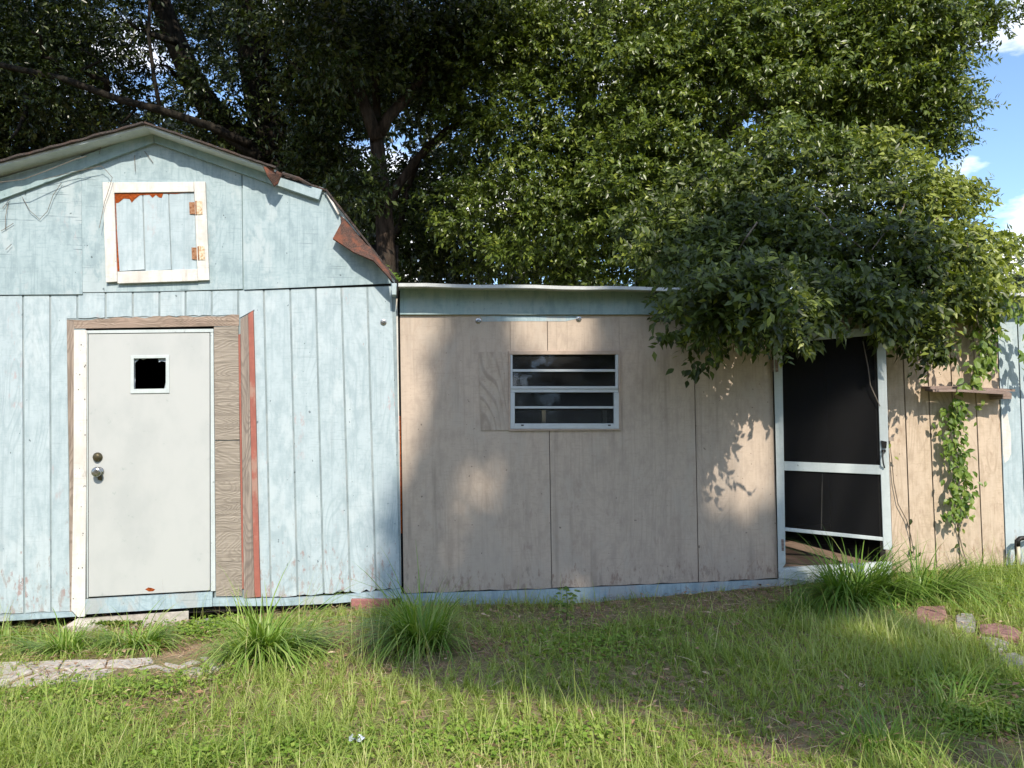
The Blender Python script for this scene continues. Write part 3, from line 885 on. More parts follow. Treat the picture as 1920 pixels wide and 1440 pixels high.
for (x0, y0, x1, y1) in ((961, 665, 1154.5, 692.3), (961, 697, 1154.5, 724.2), (965.2, 735.8, 1151.6, 761.8), (965.2, 766, 1151.6, 794)):
    tilt = 0.004
    a, b, c, d = P(x0, y0, YT + .006), P(x1, y0, YT + .006), P(x1, y1, YT), P(x0, y1, YT)
    MB().add([a, b, c, d], [(0, 3, 2, 1)]).build('pane', m_glass, win)
MB().add(poly([(965.2, 735.8), (1151.6, 735.8), (1151.6, 794), (965.2, 794)], YT + .02), [(0, 3, 2, 1)]).build('insect_screen', m_wscreen, win)
for px in (979, 1142):
    MB().prism(poly([(px - 2, 796), (px + 3, 796), (px + 3, 798.5), (px - 2, 798.5)], YT - .02), .004).build('latch', m_iron, win)

# screen door, standing ajar: plane through the hinge line
H0 = P(1452, 850, -.01)
DA = R(25.0)
DN = np.array([math.sin(DA) * -1, -math.cos(DA), 0.0])   # normal
def dpoly(ps, off=0.0):
    return [PP(a, b, H0 + DN * off, DN) for a, b in ps]
# the door swings out towards the camera on the right side
sd = thing('screen_door', 'white-framed screen door with black mesh standing ajar in the tan wall', 'door', (H0[0], H0[1], fz))
def dbar(nm, ps, m=m_frame, off=0.0, t=.028, bevel=.002):
    return MB().prism(dpoly(ps, off), t, -DN).build(nm, m, sd, bevel=bevel)
dbar('stile', [(1449.5, 632), (1466, 629), (1470, 860), (1473, 1057), (1459.5, 1075), (1455, 860)])
dbar('stile', [(1643, 613), (1660, 611), (1667.5, 890), (1673, 1032), (1656.5, 1030), (1651.5, 890)])
dbar('top_rail', [(1466.3, 629), (1642.7, 613), (1643, 628), (1466.5, 643)], off=-.001)
dbar('middle_rail', [(1470.3, 865), (1651.2, 872.3), (1651.8, 890), (1470.5, 882)], off=-.001)
dbar('lower_rail', [(1472.2, 989), (1655.5, 1007.6), (1655.8, 1014.5), (1472.4, 995.8)], off=-.004, t=.02)
dbar('bottom_rail', [(1473.3, 1068), (1520, 1076), (1657, 1092), (1657, 1104), (1520, 1090), (1462, 1084), (1460, 1076)], off=-.001)
MB().add(dpoly([(1465, 630), (1645, 616), (1653, 873), (1470, 866)], -.016), [(0, 3, 2, 1)]).build('upper_screen', m_screen, sd)
MB().add(dpoly([(1470, 881), (1652, 889), (1656, 1009), (1472.5, 991)], -.016), [(0, 3, 2, 1)]).build('lower_screen', m_screen, sd)
for (x, y, h) in ((1448.5, 675, 22), (1459, 1011, 22)):
    h_ = MB()
    h_.prism([P(x, y, -.016), P(x + 5.5, y, -.016), P(x + 6.5, y + h, -.016), P(x + 1, y + h, -.016)], .012)
    h_.prism(dpoly([(x + 5.7, y), (x + 10.5, y), (x + 11, y + h), (x + 6.7, y + h)], .004), .004, -DN)
    h_.tube([P(x + 5.6, y - 1, -.02), P(x + 6.6, y + h + 1, -.02)], .006, 6)
    h_.build('hinge', m_shelf, sd)
# latch handle on the free stile
lt = MB()
lt.prism(dpoly([(1652, 826), (1663, 828), (1662, 840), (1654, 840)], .012), .012, -DN)
lt.tube([PP(1656.5, 845, H0 + DN * .012, DN), PP(1655, 856, H0 + DN * .03, DN), PP(1656, 868, H0 + DN * .03, DN), PP(1658.5, 877, H0 + DN * .012, DN)], .006, 6)
lt.prism(dpoly([(1653, 843), (1661, 843), (1661, 848), (1653, 848)], .012), .012, -DN)
lt.build('door_latch', m_iron, sd)
MB().tube([PP(1618, 640, H0 + DN * .01, DN), PP(1621, 655, H0 + DN * .02, DN), PP(1628, 690, H0 + DN * .02, DN), PP(1632, 722, H0 + DN * .02, DN), PP(1640, 740, H0 + DN * .02, DN), PP(1650, 762, H0 + DN * .01, DN)], .004, 5).build('dry_vine_stem', m_twig, sd)
MB().tube([PP(1554, 890, H0, DN) - np.array([0, -.1, 0]), PP(1553, 930, H0, DN) + np.array([0, .1, 0]), PP(1552, 995, H0, DN) + np.array([0, .1, 0])], .004, 5).build('hanging_cord', m_cord, sd)
# door frame of the opening
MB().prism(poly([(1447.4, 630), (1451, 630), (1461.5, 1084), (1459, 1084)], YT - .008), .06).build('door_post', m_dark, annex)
MB().prism(poly([(1648, 628), (1661, 626), (1675, 1070), (1662, 1070)], YT - .003), .08).build('door_post', m_bare, annex)
MB().prism(poly([(1462, 1066), (1672, 1054), (1672, 1078), (1464, 1100)], -.02), .05).build('threshold', m_frame, annex)
# small latch keep on the wall beside the door
MB().prism(poly([(1666, 820), (1676, 820), (1676, 827), (1666, 827)], -.03), .05).build('latch_keep', m_bare, annex)

# ------------------------------------------------------------------ wall shelf
sp = P(1820, 733, 0)
shelf = thing('wall_shelf', 'brown warped wooden shelf fixed on the tan planks above the hanging vine', 'shelf', (sp[0], 0.0, sp[2]))
def boardy(px0, px1, pyf, y0, y1, t, nm, dz=0.0):
    a, b = P(px0, pyf, y0), P(px1, pyf + 3, y0)
    mb = MB(); vs = []; fs = []
    for i in range(9):
        q = i / 8
        p = a * (1 - q) + b * q
        w = .006 * math.sin(q * 5) + dz
        for (yy, zz) in ((y0, 0), (y0, t), (y1, t + .012), (y1, .012)):
            vs.append((p[0], yy + .008 * math.sin(i * 2.3 + y0 * 9) * (yy == y0), p[2] + zz + w))
    for i in range(8):
        for k in range(4):
            l = (k + 1) % 4
            fs.append((i * 4 + k, i * 4 + l, (i + 1) * 4 + l, (i + 1) * 4 + k))
    fs += [(0, 1, 2, 3), (35, 34, 33, 32)]
    return mb.add(vs, fs).build(nm, m_shelf, shelf)
boardy(1748, 1893, 735, -.20, -.105, .02, 'board')
boardy(1744, 1902, 730, -.10, .014, .02, 'board')
bp = P(1870, 739, -.02)
MB().box((bp[0] - .05, -.13, bp[2] - .045), (bp[0] + .045, .012, bp[2] + .006)).build('bracket', m_shelf, shelf)

# ------------------------------------------------------------------ stand pipe at the right edge
pp = P(1908, 1055, -.08)
pipe = thing('water_pipe', 'cream stand pipe with a black elbow and dangling strap by the blue planks', 'pipe', (pp[0], -.08, gh(pp[0], -.08)))
MB().tube([P(1910, 1066, -.08), P(1908.5, 1022, -.08)], .016, 9).build('pipe', m_pvc, pipe, True)
MB().tube([P(1908.5, 1024, -.08), P(1908, 1014, -.08), P(1913, 1009.5, -.08), P(1926, 1008, -.08), P(1945, 1003, -.05)], [.019, .022, .021, .019, .017], 9).build('elbow', m_iron, pipe, True)
MB().tube([P(1904.5, 1012, -.1), P(1904, 1030, -.1), P(1905, 1058, -.1)], [.01, .009, .006], 6).build('strap', m_iron, pipe)

# ------------------------------------------------------------------ stones, slabs
st = MB()
fr_ = [P(146, 1157, -.06), P(356, 1143, -.06)]
zt = fr_[0][2] * .5 + fr_[1][2] * .5
A = P(146, 1158, -.06); B = P(356, 1144, -.06); Cc = G(322, 1171); D = G(108, 1188)
Cc = np.array([Cc[0], Cc[1], Cc[2] + .03]); D = np.array([D[0], D[1], D[2] + .03])
st.add([A, B, Cc, D, A - [0, 0, .16], B - [0, 0, .16], Cc - [0, 0, .1], D - [0, 0, .1]], [(0, 3, 2, 1), (3, 7, 6, 2), (2, 6, 5, 1), (0, 4, 7, 3), (0, 1, 5, 4), (4, 5, 6, 7)])
so_ = st.build('door_step', m_conc, None, bevel=.008)
tag(so_, 'sloping pale concrete slab under the sill of the grey-white shed door', 'step')

def stone(name, pts, h, m, label, cat, group, seed=0, parent=None):
    q = random.Random(seed)
    top = []
    for (a, b) in pts:
        p = G(a, b); top.append(np.array([p[0], p[1], p[2] + h + q.uniform(-.006, .006)]))
    n = len(top)
    c = sum(top) / n
    # turn the outline anticlockwise seen from above
    ar = sum(top[i][0] * top[(i + 1) % n][1] - top[(i + 1) % n][0] * top[i][1] for i in range(n))
    if ar < 0: top = top[::-1]
    inn_ = [c + (p - c) * .9 + np.array([0, 0, .006]) for p in top]
    bot = [p - np.array([0, 0, h + .05]) for p in top]
    vs = inn_ + top + bot
    fs = [tuple(range(n))]
    for i in range(n):
        j = (i + 1) % n
        fs += [(n + i, n + j, j, i), (2 * n + i, 2 * n + j, n + j, n + i)]
    o = MB().add(vs, fs).build(name, m, parent, kind=None)
    if label: tag(o, label, cat, group)
    return o
pl = MB()
pv = [(-60, 1240), (440, 1232), (445, 1258), (-60, 1300)]
t4 = []
for (a, b) in pv:
    p = G(a, b); t4.append(p + np.array([0, 0, .003]))
path = MB().prism(t4, .04, (0, 0, -1)).build('path', m_soil, None, kind='structure')
flag = [
    [(-40, 1250), (40, 1245), (60, 1262), (20, 1280), (-40, 1285)],
    [(44, 1245), (118, 1244), (108, 1257), (72, 1264), (62, 1260)],
    [(122, 1244), (200, 1243), (196, 1254), (140, 1264), (112, 1258)],
    [(26, 1281), (74, 1266), (108, 1260), (136, 1266), (120, 1282), (60, 1290), (20, 1290)],
    [(140, 1267), (198, 1257), (240, 1262), (226, 1280), (128, 1284)],
    [(204, 1243), (285, 1238), (290, 1250), (244, 1260), (200, 1254)],
    [(248, 1262), (292, 1252), (330, 1262), (300, 1276), (232, 1279)],
    [(292, 1239), (340, 1238), (380, 1247), (334, 1260), (294, 1250)],
    [(372, 1236), (428, 1238), (436, 1250), (400, 1262), (384, 1250)],
    [(338, 1262), (382, 1251), (398, 1264), (350, 1272)],
    [(-40, 1287), (16, 1282), (18, 1292), (-40, 1300)],
]
for i, ps in enumerate(flag):
    stone('paving_stone', ps, .014, m_conc, None, None, None, i, path)
stone('paving_brick', [(1716, 1156), (1722, 1147), (1772, 1145), (1776, 1166), (1768, 1172), (1718, 1177)], .036, m_pinkbrick, 'faded pink-red brick lying in the grass, left of the grey stone', 'brick', 'loose stones in the grass', 3)
stone('grey_stone', [(1792, 1162), (1800, 1157), (1824, 1159), (1830, 1172), (1828, 1186), (1794, 1184)], .03, m_greystone, 'small grey stone between the two pink-red bricks', 'stone', 'loose stones in the grass', 4)
stone('paving_brick', [(1834, 1182), (1870, 1179), (1904, 1188), (1916, 1198), (1906, 1207), (1880, 1206), (1840, 1196)], .034, m_pinkbrick, 'pink-red brick at the right edge, cracked across its corner', 'brick', 'loose stones in the grass', 5)
stone('grey_stone', [(1838, 1206), (1868, 1208), (1892, 1216), (1888, 1230), (1856, 1226)], .035, m_greystone, 'flat grey stone half sunk below the right-hand brick', 'stone', 'loose stones in the grass', 6)
stone('grey_stone', [(1872, 1238), (1904, 1234), (1925, 1246), (1922, 1262), (1890, 1260), (1876, 1250)], .035, m_greystone, 'palest stone, lowest of those at the right edge of the lawn', 'stone', 'loose stones in the grass', 7)
stone('grey_stone', [(362, 1172), (392, 1168), (412, 1174), (404, 1184), (370, 1184)], .03, m_greystone, 'grey stone beside the right end of the concrete door step', 'stone', 'loose stones in the grass', 8)
# wrapper in the grass
lp = G(668, 1406)
wq = MB(); q = random.Random(4); vs = []
for j in range(5):
    for i in range(6):
        vs.append((lp[0] - .035 + i * .014 + q.uniform(-.004, .004), lp[1] - .02 + j * .012 + q.uniform(-.004, .004), lp[2] + .05 + q.uniform(-.012, .012)))
fs = [(j * 6 + i, j * 6 + i + 1, (j + 1) * 6 + i + 1, (j + 1) * 6 + i) for j in range(4) for i in range(5)]
tag(wq.add(vs, fs).build('wrapper', m_foil, None), 'small crumpled blue and white wrapper in the sunlit grass', 'litter')

# ================================================================== VEGETATION
def unit(v):
    return v / (np.linalg.norm(v, axis=-1, keepdims=True) + 1e-9)

def leaf_mesh(pos, axis, nrm, L, W, tint):
    """five-point folded leaves, four triangles each"""
    n = len(pos)
    axis = unit(axis); nrm = unit(nrm - axis * np.sum(nrm * axis, 1, keepdims=True))
    side = np.cross(axis, nrm)
    L = L[:, None]; W = W[:, None]
    b = pos; t = pos + axis * L - nrm * L * .16
    m = pos + axis * L * .5 - nrm * W * .10
    l = pos + axis * L * .42 + side * W * .5 + nrm * W * .10
    r = pos + axis * L * .42 - side * W * .5 + nrm * W * .10
    V = np.stack([b, l, m, r, t], 1).reshape(-1, 3)
    k = np.arange(n)[:, None] * 5
    Fq = np.concatenate([k + np.array([[0, 3, 2]]), k + np.array([[0, 2, 1]]), k + np.array([[3, 4, 2]]), k + np.array([[2, 4, 1]])], 1).reshape(-1, 3)
    return V, Fq, np.repeat(tint, 5)

def sprays(C, out, K, twig, L, W, seed, up=0.75, tint0=0.0, droop=.25, front=.25, jit=.48):
    """K leaves along a short twig at each centre"""
    g_ = np.random.default_rng(seed)
    n = len(C)
    out = unit(out)
    s = np.linspace(0.1, 1, K)[None, :, None]
    tw = (g_.uniform(.7, 1.3, (n, 1, 1)) * twig)
    sag = np.array([0, 0, -1.0])
    pos = C[:, None, :] + out[:, None, :] * s * tw + sag * (s ** 2) * tw * droop
    rnd = unit(g_.normal(size=(n, K, 3)))
    perp = rnd - out[:, None, :] * np.sum(rnd * out[:, None, :], -1, keepdims=True)
    ax = out[:, None, :] * .55 + unit(perp) * .85 + np.array([0, 0, -.28])
    nr = np.array([0, -front, up]) + g_.normal(size=(n, K, 3)) * jit
    Ln = L * g_.uniform(.65, 1.25, (n, K)); Wn = W * g_.uniform(.75, 1.2, (n, K)) * Ln / L
    base = g_.uniform(0, 1, (n, 1)) * .6
    tn = np.clip(base + g_.uniform(-.1, .45, (n, K)) + tint0, 0, 1)
    return pos.reshape(-1, 3), ax.reshape(-1, 3), nr.reshape(-1, 3), Ln.ravel(), Wn.ravel(), tn.ravel()

def blob_points(blobs, dens, seed, inner=.55):
    g_ = np.random.default_rng(seed)
    Cs, Os = [], []
    for (c, r) in blobs:
        r = np.array(r, float) if hasattr(r, '__len__') else np.array([r, r, r * .8])
        n = max(4, int(dens * (r[0] * r[1] + r[1] * r[2] + r[0] * r[2]) * 4.2))
        d = unit(g_.normal(size=(n, 3)))
        rad = (inner + (1 - inner) * g_.uniform(0, 1, (n, 1)) ** .6)
        lump = 1 + .16 * np.sin(5 * d[:, :1] + 3 * d[:, 1:2]) + .14 * np.sin(7 * d[:, 2:3] + 2)
        Cs.append(np.array(c) + d * r * rad * lump)
        Os.append(d + np.array([0, 0, .12]) + g_.normal(size=(n, 3)) * .45)
    return np.concatenate(Cs), np.concatenate(Os)

def pad_points(blobs, gap, per, spread, seed, deep=.30):
    """leaf pads on the skin of each blob: tufts with dark gaps between, a thin dark fill inside"""
    g_ = np.random.default_rng(seed)
    Cs, Os = [], []
    for (c, r) in blobs:
        r = np.array(r, float) if hasattr(r, '__len__') else np.array([r, r, r * .8])
        ar = (r[0] * r[1] + r[1] * r[2] + r[0] * r[2]) * 4.2
        n = max(5, int(ar / gap ** 2))
        d = unit(g_.normal(size=(n, 3)) + np.array([0, -.22, .22]))
        pc = np.array(c) + d * r * g_.uniform(.72, 1.12, (n, 1))
        m = per
        rr = spread * g_.uniform(.7, 1.3, (n, 1, 1))
        off = g_.normal(size=(n, m, 3)) * rr * np.array([1, 1, .55])
        Cs.append((pc[:, None] + off).reshape(-1, 3))
        o = d[:, None] * .7 + off / (rr + 1e-6) * .45 + np.array([0, -.15, .25]) + g_.normal(size=(n, m, 3)) * .3
        Os.append(o.reshape(-1, 3))
        k = int(n * m * deep)
        d2 = unit(g_.normal(size=(k, 3)))
        Cs.append(np.array(c) + d2 * r * g_.uniform(.1, .75, (k, 1)))
        Os.append(d2 + g_.normal(size=(k, 3)) * .5)
    return np.concatenate(Cs), np.concatenate(Os)

def limb(mb, pts, r0, r1, n=9):
    k = len(pts)
    mb.tube(pts, [lerp(r0, r1, i / (k - 1)) for i in range(k)], n)

def wig(a, b, n, amp, seed):
    q = np.random.default_rng(seed)
    a = np.array(a, float); b = np.array(b, float)
    pts = [a]
    for i in range(1, n):
        pts.append(a + (b - a) * i / n + q.normal(size=3) * amp)
    return pts + [b]

def leaf_flat(pos, axis, nrm, L, W, tint):
    """folded leaves of two triangles for what stands further off"""
    n = len(pos)
    axis = unit(axis); nrm = unit(nrm - axis * np.sum(nrm * axis, 1, keepdims=True))
    side = np.cross(axis, nrm)
    L = L[:, None]; W = W[:, None]
    l = pos + axis * L * .45 + side * W * .5 + nrm * W * .14
    r = pos + axis * L * .45 - side * W * .5 + nrm * W * .14
    V = np.stack([pos, l, pos + axis * L - nrm * L * .12, r], 1).reshape(-1, 3)
    k = np.arange(n)[:, None] * 4
    return V, np.concatenate([k + np.array([[0, 2, 1]]), k + np.array([[0, 3, 2]])], 1).reshape(-1, 3), np.repeat(tint, 4)

def join(*ms):
    V, Fq, T, o = [], [], [], 0
    for v, f, t in ms:
        V.append(v); Fq.append(f + o); T.append(t); o += len(v)
    return np.concatenate(V), np.concatenate(Fq), np.concatenate(T)

# ------------------------------------------------------------------ the large oak, left, behind the shed
OY = 6.0
oak = thing('oak_tree', 'huge dark shaded oak behind the blue shed with thick leaning trunks', 'tree', (P(470, 700, OY)[0], OY, 0.0))
tk = MB()
def TP(l, y):
    return [P(a, b, y) for a, b in l]
foot = P(530, 780, OY)
limb(tk, [np.array([foot[0], OY, -.1])] + TP([(520, 420), (498, 230), (476, 120), (462, -60), (430, -260)], OY), .34, .16, 12)
limb(tk, TP([(505, 300), (420, 240), (368, 165), (322, 60), (285, -40), (230, -240)], OY - .2), .23, .11, 11)
limb(tk, TP([(470, 272), (395, 237), (300, 206), (225, 187), (120, 148), (0, 122), (-140, 110)], OY - 1.2), .062, .034, 8)
limb(tk, TP([(405, 240), (440, 262), (490, 300)], OY - 1.1), .062, .10, 8)
limb(tk, TP([(300, 205), (288, 140), (278, 60), (283, -30)], OY - 1.1), .035, .02, 6)
limb(tk, TP([(245, 190), (255, 205), (228, 232)], OY - 1.1), .03, .015, 6)
limb(tk, TP([(498, 180), (560, 120), (610, 40), (640, -80)], OY), .12, .07, 8)
for i, (a, b, c, d) in enumerate([(480, 130, 560, 30), (370, 165, 300, 120), (330, 80, 240, 40), (200, 178, 150, 90), (120, 148, 60, 60), (498, 230, 600, 170), (60, 136, 20, 260)]):
    tk.tube(wig(P(a, b, OY - .5), P(c, d, OY - 1.2), 5, .06, i), [.05, .045, .04, .03, .022, .015], 6)
tk.build('trunk', m_bark, oak, True)
g_ = np.random.default_rng(3)
vis = []
for (a, b, y, r) in [(60, 40, 7, 1.0), (30, 170, 6, .9), (60, 270, 7, .8), (-80, 120, 6, 1.0), (-60, 280, 6.5, .9), (150, 60, 8, .8), (150, 130, 6.5, .55), (190, 250, 8, .55), (240, 30, 6, .7), (270, 170, 7, .45), (400, 60, 8, .7), (420, 180, 5.5, .55), (440, 300, 6, .6), (380, 320, 9, .7), (540, 40, 6, .8), (580, 140, 7, .7), (540, 220, 6.5, .6), (560, 320, 6, .6), (470, 90, 9, .7), (600, 250, 8, .7), (620, 370, 7, .7), (120, 310, 9, .7), (640, 60, 5, .6), (100, 190, 5.5, .5), (520, 290, 8, .6), (20, 350, 7, .6), (680, 150, 8, .7), (740, 60, 6, .7), (780, 140, 7, .6), (830, 60, 8, .7), (640, 190, 6, .5), (900, 30, 7, .6)]:
    vis.append((P(a, b, y), (r * 1.1, r, r * .8)))
C, O = pad_points(vis, .40, 9, .12, 21, .45)
# canopy above the picture: shades the trunks
can = []
for i in range(58):
    y = g_.uniform(.7, 10); x = g_.uniform(-9.0, -.1)
    z = 6.45 + y * .56 + g_.uniform(.1, 2.6)
    can.append(((x, y, z), (1.1, 1.1, .6)))
C2, O2 = blob_points(can, 12, 22, .3)
V, Fq, T = join(leaf_flat(*sprays(C, O, 8, .28, .088, .04, 31, tint0=.1)), leaf_flat(*sprays(C2, O2, 6, .34, .13, .065, 32)))
bulk('crown', V, Fq, m_leafd, oak, T, 'stuff')
print('oak leaves', len(T) // 5)

# ------------------------------------------------------------------ slender tree with forking brown trunk behind the corner
SY = 3.4
fork = thing('forked_tree', 'brown forked tree rising behind the corner between shed and tan annex', 'tree', (P(718, 800, SY)[0], SY, 0.0))
tk = MB()
limb(tk, [np.array([P(722, 700, SY)[0], SY, 0])] + TP([(724, 520), (722, 430), (717, 370), (710, 300), (704, 245)], SY), .135, .085, 11)
limb(tk, TP([(706, 262), (690, 215), (672, 165), (660, 120), (640, 65), (615, 10), (600, -60)], SY - .1), .085, .045, 9)
limb(tk, TP([(706, 258), (706, 190), (702, 110), (712, 20), (715, -60)], SY + .1), .06, .035, 8)
limb(tk, TP([(712, 250), (728, 220), (760, 185), (785, 150), (806, 100), (818, 60), (812, 0), (830, -70)], SY - .1), .075, .04, 9)
limb(tk, TP([(720, 400), (745, 350), (780, 300), (830, 250), (885, 215), (940, 190)], SY + .6), .075, .03, 8)
limb(tk, TP([(724, 470), (750, 420), (765, 350), (790, 290)], SY + .9), .06, .03, 7)
limb(tk, TP([(672, 190), (620, 170), (570, 140), (530, 100)], SY + .2), .035, .015, 6)
tk.build('trunk', m_bark2, fork, True)
vis = []
for (a, b, y, r) in [(640, 110, 3.0, .5), (760, 60, 3.2, .5), (560, 30, 3.6, .5), (820, 130, 3.6, .5), (690, 30, 3.8, .45), (870, 60, 3.4, .5), (600, 220, 4.2, .45), (820, 210, 4.4, .4), (660, 380, 4.6, .35), (780, 430, 4.6, .5), (850, 480, 4.8, .5), (610, 300, 4.4, .35), (800, 350, 5.2, .4), (930, 120, 4, .5), (720, 160, 4.6, .4), (690, 345, 3.0, .16), (675, 350, 3.0, .14), (960, 60, 4.2, .55)]:
    vis.append((P(a, b, y), (r * 1.1, r, r * .8)))
for (a, b, y, r) in [(560, -150, 1.6, .7), (680, -170, 1.3, .7), (800, -170, 1.3, .7), (620, -320, 1.6, .8), (760, -320, 1.5, .8), (860, -230, 1.8, .6), (480, -170, 1.2, .7), (700, -420, 1.0, .8)]:  # unseen boughs overhead, added to shade the trunk and limbs
    vis.append((P(a, b, y), (r * 1.2, r, r * .7)))
C, O = pad_points(vis, .30, 8, .10, 41, .5)
V, Fq, T = leaf_flat(*sprays(C, O, 8, .28, .084, .04, 42, tint0=.22))
bulk('crown', V, Fq, m_leafd, fork, T, 'stuff')
print('fork leaves', len(T) // 5)

# ------------------------------------------------------------------ bright broad-leaved tree behind the annex
BY = 3.6
br = thing('broadleaf_tree', 'sunlit bushy green tree towering behind the tan annex', 'tree', (P(1130, 800, BY)[0], BY, 0.0))
tk = MB()
limb(tk, [np.array([P(1060, 800, BY)[0], BY, 0])] + TP([(1058, 520), (1052, 430), (1075, 330), (1094, 215), (1120, 60), (1140, -120), (1150, -300)], BY), .16, .08, 10)
limb(tk, TP([(1092, 235), (1130, 205), (1190, 150), (1260, 40), (1300, -100)], BY), .08, .04, 8)
limb(tk, [np.array([P(1225, 800, BY)[0], BY, 0])] + TP([(1210, 520), (1220, 460), (1290, 330), (1400, 200), (1520, 80), (1640, -60)], BY - .2), .14, .06, 9)
limb(tk, TP([(1400, 200), (1530, 190), (1650, 170), (1740, 160), (1800, 150)], BY - .6), .07, .025, 7)
limb(tk, TP([(1600, 175), (1690, 230), (1760, 285)], BY - .7), .03, .012, 6)
limb(tk, TP([(980, 70), (960, 30), (1000, -60)], BY + 1.6), .12, .1, 8)
limb(tk, TP([(940, 140), (970, 70), (930, 0)], BY + 1.6), .10, .09, 8)
for i, (a, b, c, d) in enumerate([(1075, 330, 1000, 280), (1060, 430, 960, 400), (1110, 120, 1010, 130), (1290, 330, 1340, 290), (1400, 200, 1380, 90), (1520, 80, 1620, 60), (1650, 170, 1700, 80), (1220, 460, 1180, 380)]):
    tk.tube(wig(P(a, b, BY), P(c, d, BY - .8), 5, .05, i), [.04, .035, .03, .025, .018, .012], 6)
tk.build('trunk', m_bark, br, True)
vis = []
bl = [(865, 430, 3.2, .18), (880, 250, 3.4, .28), (900, 180, 3.4, .3), (930, 100, 3.2, .3), (960, 30, 3.0, .3), (1480, 265, 1.2, .24), (1400, 315, 1.3, .2), (1600, 292, 1.2, .2), (1010, 110, 3.0, .50), (1100, 50, 2.8, .55), (1020, 215, 3.0, .45), (960, 260, 3.4, .40), (1080, 300, 2.9, .48), (990, 340, 3.1, .42), (930, 370, 3.4, .36), (860, 385, 3.2, .28), (1060, 400, 2.8, .45), (985, 450, 3.0, .36), (1130, 440, 2.8, .42), (1150, 150, 2.6, .52), (1180, 260, 2.6, .5), (1160, 350, 2.5, .48), (1230, 60, 2.8, .55), (1260, 170, 2.4, .52), (1270, 290, 2.4, .5), (1240, 390, 2.4, .42), (1340, 60, 2.3, .6), (1370, 160, 2.2, .5), (1440, 60, 2.1, .6), (1460, 150, 2.0, .5), (1540, 50, 2.0, .58), (1560, 150, 1.9, .48), (1520, 220, 2.4, .42), (1640, 40, 1.9, .58), (1650, 140, 1.8, .44), (1620, 220, 2.1, .36), (1720, 40, 1.8, .48), (1740, 120, 1.8, .42), (1760, 195, 1.8, .30), (1775, 40, 1.8, .32), (1800, 95, 1.8, .18), (1830, 30, 1.8, .16), (1770, 150, 1.8, .2), (1690, 200, 1.9, .34), (1780, 225, 1.9, .16), (1742, 250, 1.9, .2), (1765, 280, 1.9, .10), (1790, 195, 1.9, .13), (1872, 45, 1.8, .09), (1120, 500, 3.0, .35), (1210, 480, 2.8, .4), (1300, 430, 2.8, .45), (930, 480, 3.8, .32), (1000, 510, 3.9, .3), (900, 300, 4.2, .3), (860, 330, 4.4, .25), (1650, 270, 2.4, .26), (1580, 270, 2.4, .3)]
for (a, b, y, r) in bl:
    vis.append((P(a, b, y), (r * 1.12, r, r * .8)))
C, O = pad_points(vis, .30, 13, .095, 51, .22)
S1 = sprays(C, O, 9, .19, .070, .031, 52, up=.70, front=.48, jit=.42)
vis = []
for i in range(46):                              # upper crown and the shaded back of the tree
    a = g_.uniform(960, 1600); b = g_.uniform(-420, -60)
    vis.append((P(a, b, g_.uniform(2.2, 4.6)), (.7, .7, .5)))
for i in range(60):
    a = g_.uniform(900, 1760); b = g_.uniform(-40, 500)
    if a > 1640 and b > 240: continue
    vis.append((P(a, b, g_.uniform(4.4, 6.2)), (.6, .6, .5)))
C, O = blob_points(vis, 16, 53, .2)
S2 = sprays(C, O, 7, .30, .115, .058, 54)
V, Fq, T = join(leaf_mesh(*S1), leaf_flat(*S2))
bulk('crown', V, Fq, m_leafb, br, T, 'stuff')
print('bright leaves', len(T) // 5)

# ------------------------------------------------------------------ far pale tree at the right edge
fy = 22.0
ft = thing('far_tree', 'pale grey-green far tree just above the roof edge at far right', 'tree', (P(1905, 700, fy)[0], fy, 0.0))
mb = MB(); mb.tube([np.array([P(1905, 700, fy)[0], fy, 0]), P(1905, 560, fy), P(1910, 510, fy)], [.25, .2, .1], 8); mb.build('trunk', m_bark, ft)
C, O = blob_points([(P(1900, 520, fy), (1.0, 1, .6)), (P(1960, 500, fy), (1.4, 1, 1.1)), (P(1870, 545, fy), (.8, .8, .5)), (P(1930, 560, fy), (1.6, 1, .8)), (P(2020, 480, fy), (1.8, 1.5, 1.4))], 14, 61, .3)
V, Fq, T = leaf_mesh(*sprays(C, O, 8, .4, .16, .08, 62))
bulk('crown', V, Fq, m_farleaf, ft, T, 'stuff')

# ------------------------------------------------------------------ wood closing the view behind the sheds
wb = []
for i in range(110):
    a = g_.uniform(-300, 1700); y = g_.uniform(10, 16)
    b = g_.uniform(-60, 640)
    if 180 < a < 480 and b < 270 and i % 4: continue
    if 780 < a < 1010 and b < 330 and i % 3: continue
    wb.append((P(a, b, y), (1.2, 1.2, .9)))
for i in range(90):
    x = g_.uniform(-18, 8); y = g_.uniform(12, 18); z = g_.uniform(1.0, 8.5)
    wb.append(((x, y, z), (1.3, 1.2, 1.0)))
C, O = blob_points(wb, 5.5, 71, .3)
V, Fq, T = leaf_flat(*sprays(C, O, 7, .45, .22, .11, 72))
bulk('wood', V, Fq, m_leafd, None, T, 'stuff')
print('wood leaves', len(T) // 5)

